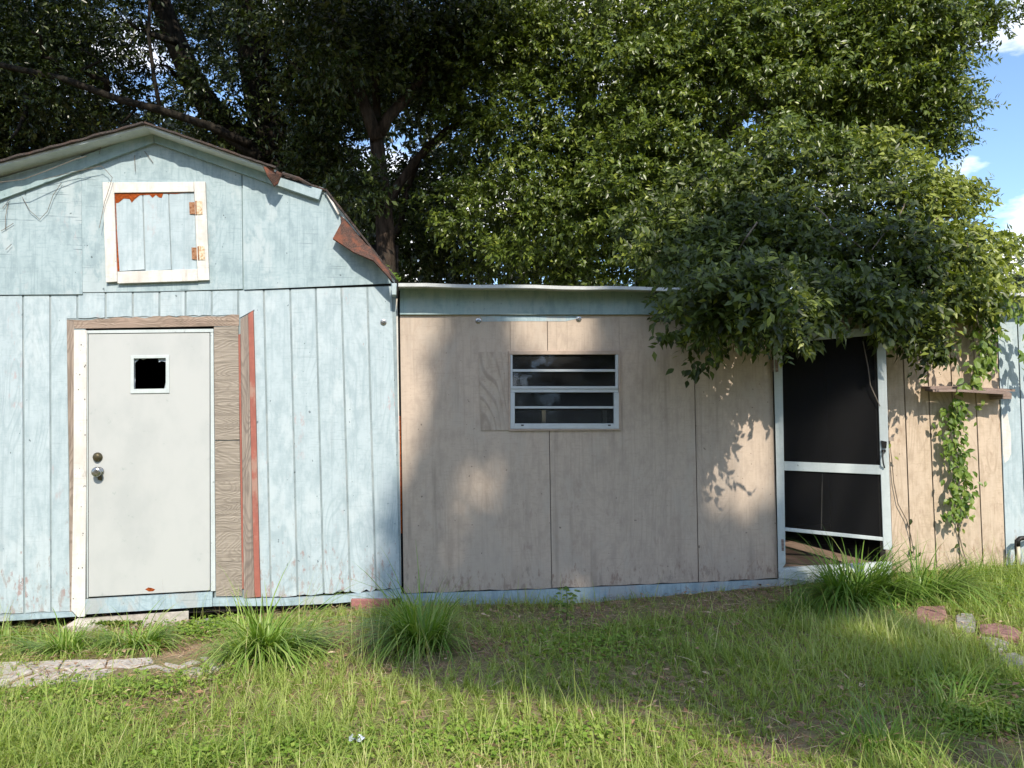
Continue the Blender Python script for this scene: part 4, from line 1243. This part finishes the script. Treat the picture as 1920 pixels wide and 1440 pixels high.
# ------------------------------------------------------------------ creeper heaped on the annex roof
cb = P(1560, 560, .3)
cre = thing('creeper', 'dark green creeper heaped on the annex roof and hanging over its screen door', 'vine', (cb[0], .3, cb[2]))
vis = []
for (a, b, y, r) in [(1330, 420, 1.0, .40), (1290, 480, 1.2, .35), (1370, 365, 1.1, .28), (1480, 330, 1.1, .22), (1575, 360, 1.0, .26), (1435, 405, .7, .34), (1545, 425, .6, .36), (1390, 470, .5, .33), (1480, 485, .3, .34), (1590, 480, .2, .34), (1640, 395, .8, .28), (1690, 340, .8, .28), (1700, 420, .5, .40), (1740, 375, .7, .22), (1780, 372, .7, .12), (1815, 372, .7, .07), (1755, 440, .4, .27), (1815, 455, .4, .18), (1848, 485, .4, .11), (1690, 500, .1, .4), (1780, 510, .05, .34), (1832, 515, .1, .17), (1340, 530, .1, .26), (1420, 545, -.05, .30), (1505, 545, -.15, .20), (1600, 530, -.2, .19), (1690, 545, -.2, .27), (1765, 550, -.15, .22), (1310, 580, -.2, .18), (1360, 595, -.3, .18), (1440, 590, -.35, .16), (1490, 600, -.45, .14), (1540, 565, -.5, .07), (1650, 575, -.5, .06), (1700, 600, -.35, .16), (1745, 625, -.35, .11), (1828, 555, -.15, .12), (1280, 520, .3, .2), (1872, 462, .5, .08), (1430, 340, 1.4, .26), (1535, 275, 1.5, .22), (1480, 612, -.5, .10), (1660, 580, -.4, .14), (1850, 575, -.12, .08), (1760, 590, -.25, .13)]:
    vis.append((P(a, b, y), (r * 1.15, r * .9, r * .85)))
for (a, b, y, r) in [(1330, 560, -1.0, .13), (1380, 545, -1.05, .15), (1430, 558, -1.1, .14), (1350, 595, -1.1, .07), (1440, 598, -1.15, .07), (1320, 535, -.8, .16), (1420, 530, -.9, .16), (1460, 585, -1.0, .08), (1300, 590, -.9, .08), (1400, 592, -1.05, .07), (1265, 470, .7, .3), (1240, 430, 1.3, .3), (1300, 380, 1.6, .3), (1360, 300, 1.9, .3), (1650, 290, 1.4, .25), (1600, 300, 1.6, .25)]:
    vis.append((P(a, b, y), (r * 1.3, r, r * .7)))
C, O = pad_points(vis, .25, 10, .070, 81, .22)
sunlit_x = P(1700, 450, .2)[0]
sun_tint = np.clip((C[:, :1] - sunlit_x) / .5 + g_.normal(size=(len(C), 1)) * .2, 0, 1) * .5  # leaves towards the right tinted lighter, sunlight put into their colour
V, Fq, T = leaf_mesh(*sprays(C, O, 7, .15, .076, .034, 82, droop=.4, up=.62, front=.55, jit=.42, tint0=sun_tint))
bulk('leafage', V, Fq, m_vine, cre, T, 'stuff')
print('creeper leaves', len(T) // 5)
sm = MB()
q = np.random.default_rng(5)
for i in range(26):
    a = q.uniform(1300, 1860); b = q.uniform(380, 560)
    sm.tube(wig(P(a, b, q.uniform(0, .8)), P(a + q.uniform(-90, 90), b + q.uniform(20, 110), q.uniform(-.3, .4)), 4, .04, i), [.008, .007, .006, .005, .004], 5)
for i in range(22):
    a = q.uniform(1290, 1840); b = q.uniform(545, 600)
    e = P(a + q.uniform(-30, 30), b + q.uniform(30, 85), q.uniform(-.55, -.1))
    sm.tube(wig(P(a, b, q.uniform(-.5, -.1)), e, 4, .02, i), [.004, .0035, .003, .0025, .0015], 4)
sm.build('stem', m_twig, cre)

# shared leaf meshes for the strands whose leaves can be told apart
LEAFMESH = {}
def leafmeshes(m, key):
    out = []
    for v in range(5):
        q = np.random.default_rng(100 + v)
        L = 1.0; W = .52 + .06 * v / 4
        pts = [(0, 0, 0), (.22, W * .36, .03), (.45, W * .5, .03), (.72, W * .3, -.03), (1, 0, -.18 - .05 * v), (.72, -W * .3, -.03), (.45, -W * .5, .03), (.22, -W * .36, .03), (.3, 0, -.03), (.65, 0, -.06)]
        fs = [(0, 8, 1), (1, 8, 2), (8, 9, 2), (2, 9, 3), (3, 9, 4), (0, 7, 8), (7, 6, 8), (8, 6, 9), (6, 5, 9), (5, 4, 9)]
        me = bpy.data.meshes.new('leaf')
        me.from_pydata(pts, [], fs)
        at = me.attributes.new('tint', 'FLOAT', 'POINT')
        at.data.foreach_set('value', np.full(10, .15 + .18 * v, np.float32))
        me.materials.append(m)
        out.append(me)
    LEAFMESH[key] = out
leafmeshes(m_vine, 'dark'); leafmeshes(m_vinel, 'light')
def put_leaf(parent, p, ax, nr, s, key, q):
    me = LEAFMESH[key][int(q.integers(0, 5))]
    o = bpy.data.objects.new('leaf', me)
    col.objects.link(o)
    o.parent = parent
    ax = unit(np.asarray(ax, float)); nr = np.asarray(nr, float)
    nr = unit(nr - ax * np.dot(nr, ax)); sd_ = np.cross(nr, ax)
    M = Matrix(((ax[0], sd_[0], nr[0], 0), (ax[1], sd_[1], nr[1], 0), (ax[2], sd_[2], nr[2], 0), (0, 0, 0, 1)))
    M = M @ Matrix.Diagonal((s, s, s, 1))
    M.translation = Vector(p - BASE[parent.name])
    o.matrix_local = M

def strand(name, label, pts, nleaf, size, key, seed, spread=.05, stem_r=.004, five=False, group=None):
    q = np.random.default_rng(seed)
    pts = [np.array(p, float) for p in pts]
    o = thing(name, label, 'vine', pts[0], group)
    MB().tube(pts, [stem_r] * (len(pts) - 1) + [stem_r * .5], 5).build('stem', m_twig, o)
    seg = [np.linalg.norm(pts[i + 1] - pts[i]) for i in range(len(pts) - 1)]
    cum = np.concatenate([[0], np.cumsum(seg)])
    k = 0
    while k < nleaf:
        s = q.uniform(.02, 1) * cum[-1]
        i = min(np.searchsorted(cum, s) - 1, len(seg) - 1); i = max(i, 0)
        p = pts[i] + (pts[i + 1] - pts[i]) * (s - cum[i]) / seg[i]
        p = p + np.array([q.normal() * spread, -abs(q.normal()) * spread * .6 - .01, q.normal() * spread * .5])
        d0 = np.array([q.normal() * .7, -.35 + q.normal() * .25, -.75 + q.normal() * .3])
        if five:
            for w in range(5):
                an = (w - 2) * .55
                sd_ = unit(np.cross(d0, np.array([0, -.6, .8])))
                ax = unit(d0) * math.cos(an) + sd_ * math.sin(an)
                put_leaf(o, p, ax, (q.normal() * .2, -.7, .7), size * q.uniform(.8, 1.15) * (1 - .09 * abs(w - 2)), key, q)
                k += 1
        else:
            put_leaf(o, p, d0, (q.normal() * .35, -.75 + q.normal() * .2, .55 + q.normal() * .3), size * q.uniform(.7, 1.25), key, q)
            k += 1
    return o
def W(l, y):
    return [P(a, b, y) for a, b in l]
strand('hanging_vine', 'bright green vine hanging down from the roof to the brown shelf', W([(1852, 560), (1850, 600), (1848, 640), (1838, 680), (1828, 705), (1812, 726)], -.12), 170, .085, 'light', 1, .05)
strand('hanging_vine', 'leafy vine hanging below the brown shelf on the tan planks', W([(1790, 742), (1788, 770), (1778, 800), (1786, 850), (1795, 900), (1796, 940), (1788, 970)], -.03), 300, .066, 'light', 2, .07)
strand('hanging_branch', 'leafy dark branch hanging left of the screen door over the tan wall', W([(1345, 590), (1325, 612), (1290, 625), (1255, 628), (1222, 634)], -.32), 75, .072, 'dark', 3, .04)
strand('hanging_branch', 'longest dark branch drooping beside the tan wall, its tip level with the window', W([(1350, 592), (1352, 630), (1345, 665), (1318, 690), (1285, 700)], -.32), 95, .072, 'dark', 4, .045)
strand('hanging_branch', 'short dark leaf spray over the left top of the screen door', W([(1470, 600), (1482, 625), (1500, 640), (1525, 646)], -.50), 60, .13, 'dark', 5, .03, five=True)
strand('hanging_branch', 'dark five-leaved spray right of the screen door, above the shelf', W([(1700, 620), (1722, 650), (1745, 665), (1762, 675)], -.32), 55, .11, 'dark', 6, .04, five=True)
strand('hanging_branch', 'thin dark spray at the right top corner of the screen door', W([(1640, 600), (1655, 630), (1664, 642)], -.55), 30, .085, 'dark', 7, .03)
strand('hanging_vine', 'yellow-green vine tip in front of the blue planks at the right edge', W([(1862, 562), (1885, 575), (1905, 578), (1925, 590), (1935, 640), (1930, 700)], -.22), 80, .085, 'light', 8, .06)
strand('dry_vine', 'thin dry vine climbing the tan planks beside the screen door', W([(1714, 1040), (1708, 1005), (1700, 975), (1684, 945), (1676, 905), (1672, 860), (1668, 830)], -.005), 6, .05, 'dark', 9, .02, .004)
strand('dry_vine', 'bare stem running to the ground under the hanging leafy vine', W([(1797, 955), (1795, 985), (1800, 1010), (1806, 1035), (1812, 1052)], -.005), 8, .06, 'dark', 10, .03, .005)
strand('hanging_branch', 'wispy dark shoot drooping left of the screen door, nearest its top hinge', W([(1430, 590), (1425, 620), (1412, 645), (1398, 655)], -.6), 40, .07, 'dark', 21, .035)
strand('hanging_branch', 'leafy shoot drooping over the middle of the screen door top', W([(1545, 580), (1560, 605), (1580, 618)], -.55), 30, .075, 'dark', 22, .03)
strand('hanging_branch', 'shoot trailing down between the screen door and the brown shelf', W([(1700, 595), (1695, 640), (1702, 668)], -.4), 36, .075, 'dark', 23, .035)
# dead stems on the gable
dv = thing('dead_vine', 'dry leafless vine stems clinging to the left of the blue gable', 'vine', P(60, 330, -.05))
q = np.random.default_rng(8)
def st_(l, y, r=.0022):
    MB().tube([P(a, b, y) + q.normal(size=3) * .004 for a, b in l], r, 5).build('stem', m_twig, dv)
st_([(0, 341), (45, 337), (90, 320), (140, 298), (160, 292)], -.15, .0028)
st_([(80, 338), (130, 325), (190, 312), (200, 320), (211, 335), (207, 352), (195, 380), (185, 425)], -.06)
st_([(42, 368), (58, 395), (74, 412), (90, 395), (100, 365), (113, 343)], -.035)
st_([(187, 262), (187, 290)], -.05); st_([(252, 290), (254, 322)], -.03); st_([(270, 282), (286, 304)], -.03)
st_([(14, 380), (12, 410), (9, 430)], -.03); st_([(0, 433), (26, 418)], -.03); st_([(12, 468), (22, 458)], -.03); st_([(4, 390), (18, 372)], -.03)

# ------------------------------------------------------------------ lawn
def seg_blades(base, dirxy, L, w, lean, bend, tint, nseg=3):
    n = len(base)
    d = np.concatenate([dirxy, np.zeros((n, 1))], 1)
    side = np.stack([-dirxy[:, 1], dirxy[:, 0], np.zeros(n)], 1)
    # turn the flat of the blade at random
    V = []
    ts = np.linspace(0, 1, nseg + 1)
    for t in ts:
        ang = lean + bend * t
        # integrate a bending stem
        h = L * t * np.cos(ang * .75)
        o = L * t * np.sin(ang * .75)
        c = base + d * o[:, None] + np.array([0, 0, 1.0]) * h[:, None]
        ww = (w * (1 - t ** 1.6) * .5 + .0003)[:, None]
        if t < 1:
            V += [c - side * ww, c + side * ww]
        else:
            V += [c]
    V = np.stack(V, 1)
    m_ = V.shape[1]
    k = np.arange(n)[:, None] * m_
    fl = []
    for i in range(nseg - 1):
        a = 2 * i
        fl += [k + np.array([[a, a + 1, a + 3]]), k + np.array([[a, a + 3, a + 2]])]
    a = 2 * (nseg - 1)
    fl += [k + np.array([[a, a + 1, a + 2]])]
    return V.reshape(-1, 3), np.concatenate(fl, 1).reshape(-1, 3), np.repeat(tint, m_)

def ellip(px, py, rx, ry):
    """ground ellipse from a pixel ellipse"""
    c = G(px, py); a = G(px + rx, py); b = G(px, py + ry)
    return c[0], c[1], abs(a[0] - c[0]) + 1e-6, abs(b[1] - c[1]) + 1e-6
bare = [(350, 1220, 90, 28, .95), (640, 1200, 85, 52, .9), (860, 1225, 115, 48, .88), (1180, 1150, 330, 20, .6), (1080, 1160, 250, 26, .7), (1330, 1130, 180, 24, .6), (205, 1266, 270, 30, .98), (1745, 1166, 44, 17, .9), (1812, 1176, 26, 13, .85), (1872, 1200, 50, 17, .9), (1900, 1250, 28, 12, .85), (250, 1170, 130, 14, .8), (280, 1330, 140, 28, .65), (60, 1330, 90, 22, .6), (1600, 1160, 90, 18, .4), (1570, 1385, 190, 40, .85), (1860, 1310, 120, 34, .85), (1850, 1415, 140, 36, .85), (420, 1380, 110, 16, .6), (700, 1130, 90, 20, .9), (60, 1215, 80, 20, .5), (1470, 1200, 120, 30, .4), (1250, 1280, 90, 30, .35)]
bare_e = [(*ellip(a, b, c, d), s) for a, b, c, d, s in bare]
def density(x, y):
    d = .84 + .24 * np.sin(1.9 * x + 1.1 * np.sin(1.7 * y)) * np.sin(2.3 * y + .7 * x) + .25 * np.sin(5.2 * x + 2 * np.sin(3.1 * y)) * np.sin(4.7 * y)
    for (cx, cy, rx, ry, s) in bare_e:
        q_ = ((x - cx) / rx) ** 2 + ((y - cy) / ry) ** 2
        d = d * (1 - s * np.exp(-np.maximum(q_ - .25, 0) * 1.3))
    d = np.where(y > -.2, d * .7, d)
    return np.clip(d, .02, 1)
g_ = np.random.default_rng(77)
NB = 600000
bx = g_.uniform(-6.4, 9.0, NB); by = -.02 - 4.6 * g_.uniform(0, 1, NB)
dz = by + 6.19                                   # distance ahead of the photographer
edge = np.clip(np.minimum(bx - (-.62 * dz + .13 * dz - 1.2), (.72 * dz + .13 * dz + 1.6) - bx) / .8, .0, 1)
keep = g_.uniform(0, 1, NB) < density(bx, by) * np.clip(.10 + edge, 0, 1)
bx, by = bx[keep], by[keep]
dn = density(bx, by)
n = len(bx)
# blades gather into small tussocks
tx = np.round(bx / .11 + .3 * np.sin(by * 9)) * .11; ty = np.round(by / .10 + .3 * np.sin(bx * 8)) * .10
bx = bx * .55 + (tx + .03 * np.sin(ty * 50)) * .45; by = by * .55 + ty * .45
by = np.minimum(by, -.03)
base = np.stack([bx, by, gh(bx, by) - .005], 1)
th = g_.uniform(0, 2 * math.pi, n)
hgt = .5 + .5 * np.sin(1.3 * bx + .5) * np.sin(1.7 * by + 2)
L = g_.gamma(3.2, .026, n) * (.5 + .8 * hgt) * (.45 + .75 * dn)
L = np.clip(L, .03, .34)
tall = (g_.uniform(0, 1, n) < .003) | ((g_.uniform(0, 1, n) < .06) & (np.abs(bx + .05) < .45) & (by > -1.6) & (by < -1.0))
L = np.where(tall, g_.uniform(.2, .45, n), L)
wd = g_.uniform(.003, .0068, n) * np.where(tall, .7, 1)
patch = .5 + .5 * np.sin(2.1 * bx + 2 * np.sin(1.3 * by)) * np.sin(1.8 * by + 1)
tint = np.clip(g_.beta(1.4, 2.4, n) * .8 + .34 * patch ** 2 + np.where(tall, .3, 0), 0, 1)
V, Fq, T = seg_blades(base, np.stack([np.cos(th), np.sin(th)], 1), L, wd, g_.uniform(.05, .8, n), g_.uniform(.1, 1.5, n) * np.where(tall, .3, 1), tint, 2)
bulk('lawn_grass', V, Fq, m_grass, None, T, 'stuff')
print('grass', n)
# dry stalks standing against the foot of the walls
nd = 420
dx_ = g_.uniform(-3.4, 5.4, nd); dy_ = -.04 - .14 * g_.uniform(0, 1, nd)
th2 = g_.uniform(0, 2 * math.pi, nd)
V, Fq, T = seg_blades(np.stack([dx_, dy_, gh(dx_, dy_) - .005], 1), np.stack([np.cos(th2), np.sin(th2) * .3 - .1], 1), g_.gamma(3, .05, nd), np.full(nd, .0032), g_.uniform(.0, .5, nd), g_.uniform(.1, .9, nd), g_.uniform(.0, .6, nd))
bulk('dry_stalks', V, Fq, m_straw, None, T, 'stuff')

# low clover-like cover
NC = 16000
spots = [(60, 1380, 260, 60), (200, 1300, 200, 25), (1830, 1290, 120, 40), (1680, 1120, 150, 25), (1880, 1110, 120, 40), (380, 1185, 60, 14), (1100, 1210, 150, 40), (430, 1420, 250, 30), (930, 1400, 300, 40), (230, 1160, 40, 6), (1870, 1360, 90, 25)]
cx_, cy_ = [], []
for (a, b, c, d) in spots:
    e = ellip(a, b, c, d)
    k = NC // len(spots)
    cx_.append(e[0] + g_.normal(size=k) * e[2] * .6); cy_.append(e[1] + g_.normal(size=k) * e[3] * .6)
cx_ = np.concatenate(cx_); cy_ = np.minimum(np.concatenate(cy_), -.06)
n = len(cx_)
pos = np.stack([cx_, cy_, gh(cx_, cy_) + g_.uniform(.01, .06, n)], 1)
ax = np.stack([g_.normal(size=n), g_.normal(size=n), g_.normal(size=n) * .3 + .1], 1)
nr = np.stack([g_.normal(size=n) * .35, g_.normal(size=n) * .35 - .1, np.ones(n)], 1)
V, Fq, T = leaf_mesh(pos, ax, nr, g_.uniform(.018, .036, n), g_.uniform(.014, .026, n), g_.uniform(0, 1, n))
bulk('ground_cover', V, Fq, m_cover, None, T, 'stuff')

# dry straw, pine needles and fallen leaves
NS = 52000
sx = g_.uniform(-5.2, 6.8, NS); sy = -.02 - 4.2 * g_.uniform(0, 1, NS)
kp = g_.uniform(0, 1, NS) < np.clip(1.2 - density(sx, sy), .25, 1)
sx, sy = sx[kp], sy[kp]; n = len(sx)
pos = np.stack([sx, sy, gh(sx, sy) + g_.uniform(.002, .055, n)], 1)
th = g_.uniform(0, 2 * math.pi, n)
ax = np.stack([np.cos(th), np.sin(th), g_.normal(size=n) * .18], 1)
nr = np.stack([g_.normal(size=n) * .3, g_.normal(size=n) * .3, np.ones(n)], 1)
big = g_.uniform(0, 1, n) < .06
V, Fq, T = leaf_mesh(pos, ax, nr, np.where(big, g_.uniform(.03, .06, n), g_.uniform(.05, .15, n)), np.where(big, g_.uniform(.015, .03, n), g_.uniform(.0025, .005, n)), g_.uniform(0, 1, n))
bulk('dry_litter', V, Fq, m_straw, None, T, 'stuff')

# grass clumps
def clump(px, py, n, Lm, spread, label, seed, wide=.008, lean=(0.05, .7), tint=(0, .7), flat=1.0, dx=0.0):
    q = np.random.default_rng(seed)
    c = G(px, py)
    o = thing('grass_clump', label, 'grass', c, 'tall grass clumps')
    a = q.uniform(0, 2 * math.pi, n); rr = spread * np.sqrt(q.uniform(0, 1, n))
    rr = rr * (1 + .35 * np.sin(2 * a + seed * 1.7))
    x = c[0] + rr * np.cos(a); y = c[1] + rr * np.sin(a) * .55
    y = np.minimum(y, -.05)
    b = np.stack([x, y, gh(x, y) - .005], 1)
    da = a + q.normal(size=n) * .6
    L = Lm * np.clip(q.gamma(7, .125, n), .3, 1.5) * (1 - .3 * rr / (spread + 1e-6)) * (1 + .25 * np.sin(3 * a + seed))
    ln = q.uniform(*lean, n) * (.3 + .7 * rr / spread)
    bd = q.uniform(.4, 2.3, n)
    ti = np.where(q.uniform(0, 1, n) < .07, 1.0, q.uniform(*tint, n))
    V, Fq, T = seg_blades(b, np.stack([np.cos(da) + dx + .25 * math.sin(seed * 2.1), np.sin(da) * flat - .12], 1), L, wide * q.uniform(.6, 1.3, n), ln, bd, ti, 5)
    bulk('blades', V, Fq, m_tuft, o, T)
    return o
clump(495, 1232, 900, .46, .21, 'big sunlit grass clump right of the shed door, before the bare earth', 1, .012, lean=(.1, 1.1), tint=(.25, .95))
clump(790, 1215, 580, .54, .145, 'tall grass clump where the blue shed meets the tan annex', 2, .012, lean=(.05, .9), tint=(.1, .85))
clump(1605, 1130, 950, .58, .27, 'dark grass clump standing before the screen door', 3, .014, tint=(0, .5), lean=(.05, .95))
clump(1735, 1125, 520, .46, .28, 'spreading bright grass clump right of the screen door, behind the pink brick', 4, .012)
clump(120, 1222, 420, .27, .20, 'low grass clump at the left end of the path, under the shed wall', 5, .011, lean=(.3, 1.0), tint=(.2, .9))
clump(255, 1212, 620, .26, .24, 'low grass clump in front of the concrete door step', 6, .011, lean=(.3, 1.0), tint=(.2, .9))
clump(20, 1200, 220, .20, .2, 'thin grass clump at the left edge below the shed skirt', 7, .006, lean=(.3, 1.0), tint=(.3, 1))
clump(1850, 1085, 360, .30, .25, 'low grass clump by the stand pipe at the right edge', 8, .007, tint=(.2, 1))
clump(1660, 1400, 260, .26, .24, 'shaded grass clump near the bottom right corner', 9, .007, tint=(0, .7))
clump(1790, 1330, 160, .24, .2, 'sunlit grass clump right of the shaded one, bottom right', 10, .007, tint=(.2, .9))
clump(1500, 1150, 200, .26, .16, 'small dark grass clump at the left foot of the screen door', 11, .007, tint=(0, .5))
# small weed by the skirt board
wc = G(1062, 1166)
weed = thing('weed', 'small bright leafy weed at the foot of the tan wall', 'plant', wc)
q = np.random.default_rng(14)
MB().tube([wc, wc + np.array([.01, 0, .12]), wc + np.array([.0, -.01, .24])], [.004, .003, .002], 5).build('stem', m_vinel, weed)
for k in range(46):
    h = q.uniform(.03, .26)
    p = wc + np.array([q.normal() * .045, q.normal() * .03, h])
    put_leaf(weed, p, (q.normal(), q.normal() * .6 - .3, .1), (q.normal() * .3, -.5, .8), q.uniform(.03, .05), 'light', q)

rc = P(728, 524, .05)
rw = thing('roof_weed', 'small green weeds sprouting at the low corner of the barn roof', 'plant', rc)
for k in range(70):
    t = q.uniform(0, 1)
    p = P(lerp(706, 748, t), lerp(494, 529, min(1, t * 1.25)), q.uniform(-.02, .25)) + np.array([0, 0, q.uniform(.0, .05)])
    put_leaf(rw, p, (q.normal(), q.normal() * .6 - .3, .5), (q.normal() * .3, -.5, .8), q.uniform(.025, .05), 'light', q)

# ------------------------------------------------------------------ trees behind the photographer
def pip(x, z, pl):
    ins = np.zeros(len(x), bool)
    n = len(pl)
    for i in range(n):
        (x0, z0), (x1, z1) = pl[i], pl[(i + 1) % n]
        c = ((z0 > z) != (z1 > z)) & (x < (x1 - x0) * (z - z0) / (z1 - z0 + 1e-12) + x0)
        ins ^= c
    return ins
def on_wall(l):
    return [(P(a, b)[0], P(a, b)[2]) for a, b in l]
def on_ground(l):
    o = []
    for a, b in l:
        p = G(a, b); t = p[1] / SUN[1]        # slide along the sun ray to the wall plane
        w = p - SUN * t
        o.append((w[0], w[2]))
    return o
dark_w = [on_wall([(838, 560), (960, 560), (968, 625), (1000, 655), (1110, 650), (1120, 560), (1460, 560), (1640, 560), (1660, 640), (1640, 720), (1560, 760), (1475, 790), (1475, 1120), (757, 1135), (728, 1130), (722, 1040), (745, 930), (775, 885), (800, 850), (826, 730)]),
          on_wall([(1250, 570), (1240, 440), (1300, 330), (1420, 245), (1500, 240), (1560, 290), (1640, 330), (1690, 430), (1720, 520), (1700, 590)]),
          on_ground([(700, 1165), (760, 1120), (1460, 1085), (1500, 1120), (1560, 1115), (1620, 1160), (1480, 1195), (1620, 1215), (1740, 1250), (1720, 1330), (1600, 1375), (1420, 1370), (1300, 1330), (1100, 1300), (950, 1290), (820, 1275), (700, 1240)])]
holes = [(905, 900, 52, .85), (878, 960, 50, .75), (850, 1010, 40, .4), (1035, 618, 95, .97), (1100, 1060, 40, .4), (1250, 612, 50, .5), (1430, 1040, 50, .6), (960, 1000, 40, .4), (1060, 1140, 70, .6)]
hl = [(P(a, b)[0], P(a, b)[2], c * .0044, s) for a, b, c, s in holes]
st_t = thing('shade_tree', 'tall tree behind the camera casting soft shade on the tan annex', 'tree', (5.0, -17.0, 0.0))
g_ = np.random.default_rng(91)
allx = np.array([p for l in dark_w for p in l])
x0, z0 = allx.min(0) - .1; x1, z1 = allx.max(0) + .1
NK = 60000
ux = g_.uniform(x0, x1, NK); uz = g_.uniform(z0, z1, NK)
ok = np.zeros(NK, bool)
for pl_ in dark_w:
    ok |= pip(ux + g_.normal(size=NK) * .05, uz + g_.normal(size=NK) * .05, pl_)
for (hx, hz, hr, s) in hl:
    dd = ((ux - hx) ** 2 + (uz - hz) ** 2) / hr ** 2
    ok &= ~((g_.uniform(0, 1, NK) < s * 1.02) & (dd < 1))
dap = pip(ux, uz, on_wall([(1300, 770), (1350, 640), (1462, 640), (1470, 950), (1400, 985), (1320, 950)]))
ok &= ~dap
ux, uz = ux[ok], uz[ok]
tt = g_.uniform(20, 27, len(ux))
pos = np.stack([ux, np.zeros(len(ux)), uz], 1) + SUN[None, :] * tt[:, None]
n = len(pos)
V, Fq, T = leaf_mesh(pos, g_.normal(size=(n, 3)), g_.normal(size=(n, 3)) + np.array([0, 0, .6]), g_.uniform(.12, .22, n), g_.uniform(.06, .10, n), g_.uniform(0, 1, n))
bulk('crown', V, Fq, m_leafb, st_t, T, 'stuff')
print('shade leaves', n)
cc = pos.mean(0)
tk = MB()
tk.tube([(5.0, -17.5, -.2), (4.8, -17.4, 5), (4.3, -17.2, 10), (cc[0], cc[1], cc[2] - 1.5), (cc[0], cc[1], cc[2] + 1)], [.4, .34, .26, .14, .06], 10)
for k in range(14):
    e = pos[g_.integers(0, n)]
    tk.tube(wig((4.3, -17.2, 10 + k * .15), e, 4, .25, k), [.09, .07, .05, .03, .015], 6)
tk.build('trunk', m_bark, st_t)
wb = []
for i in range(200):
    x = g_.uniform(-22, 22); y = g_.uniform(-34, -27); z = g_.uniform(.6, 10.0)
    wb.append(((x, y, z), (2.0, 1.6, 1.4)))
C, O = blob_points(wb, 1.4, 92, .3)
V, Fq, T = leaf_flat(*sprays(C, O, 6, .8, .52, .30, 93))
bulk('wood', V, Fq, m_leafd, None, T, 'stuff')
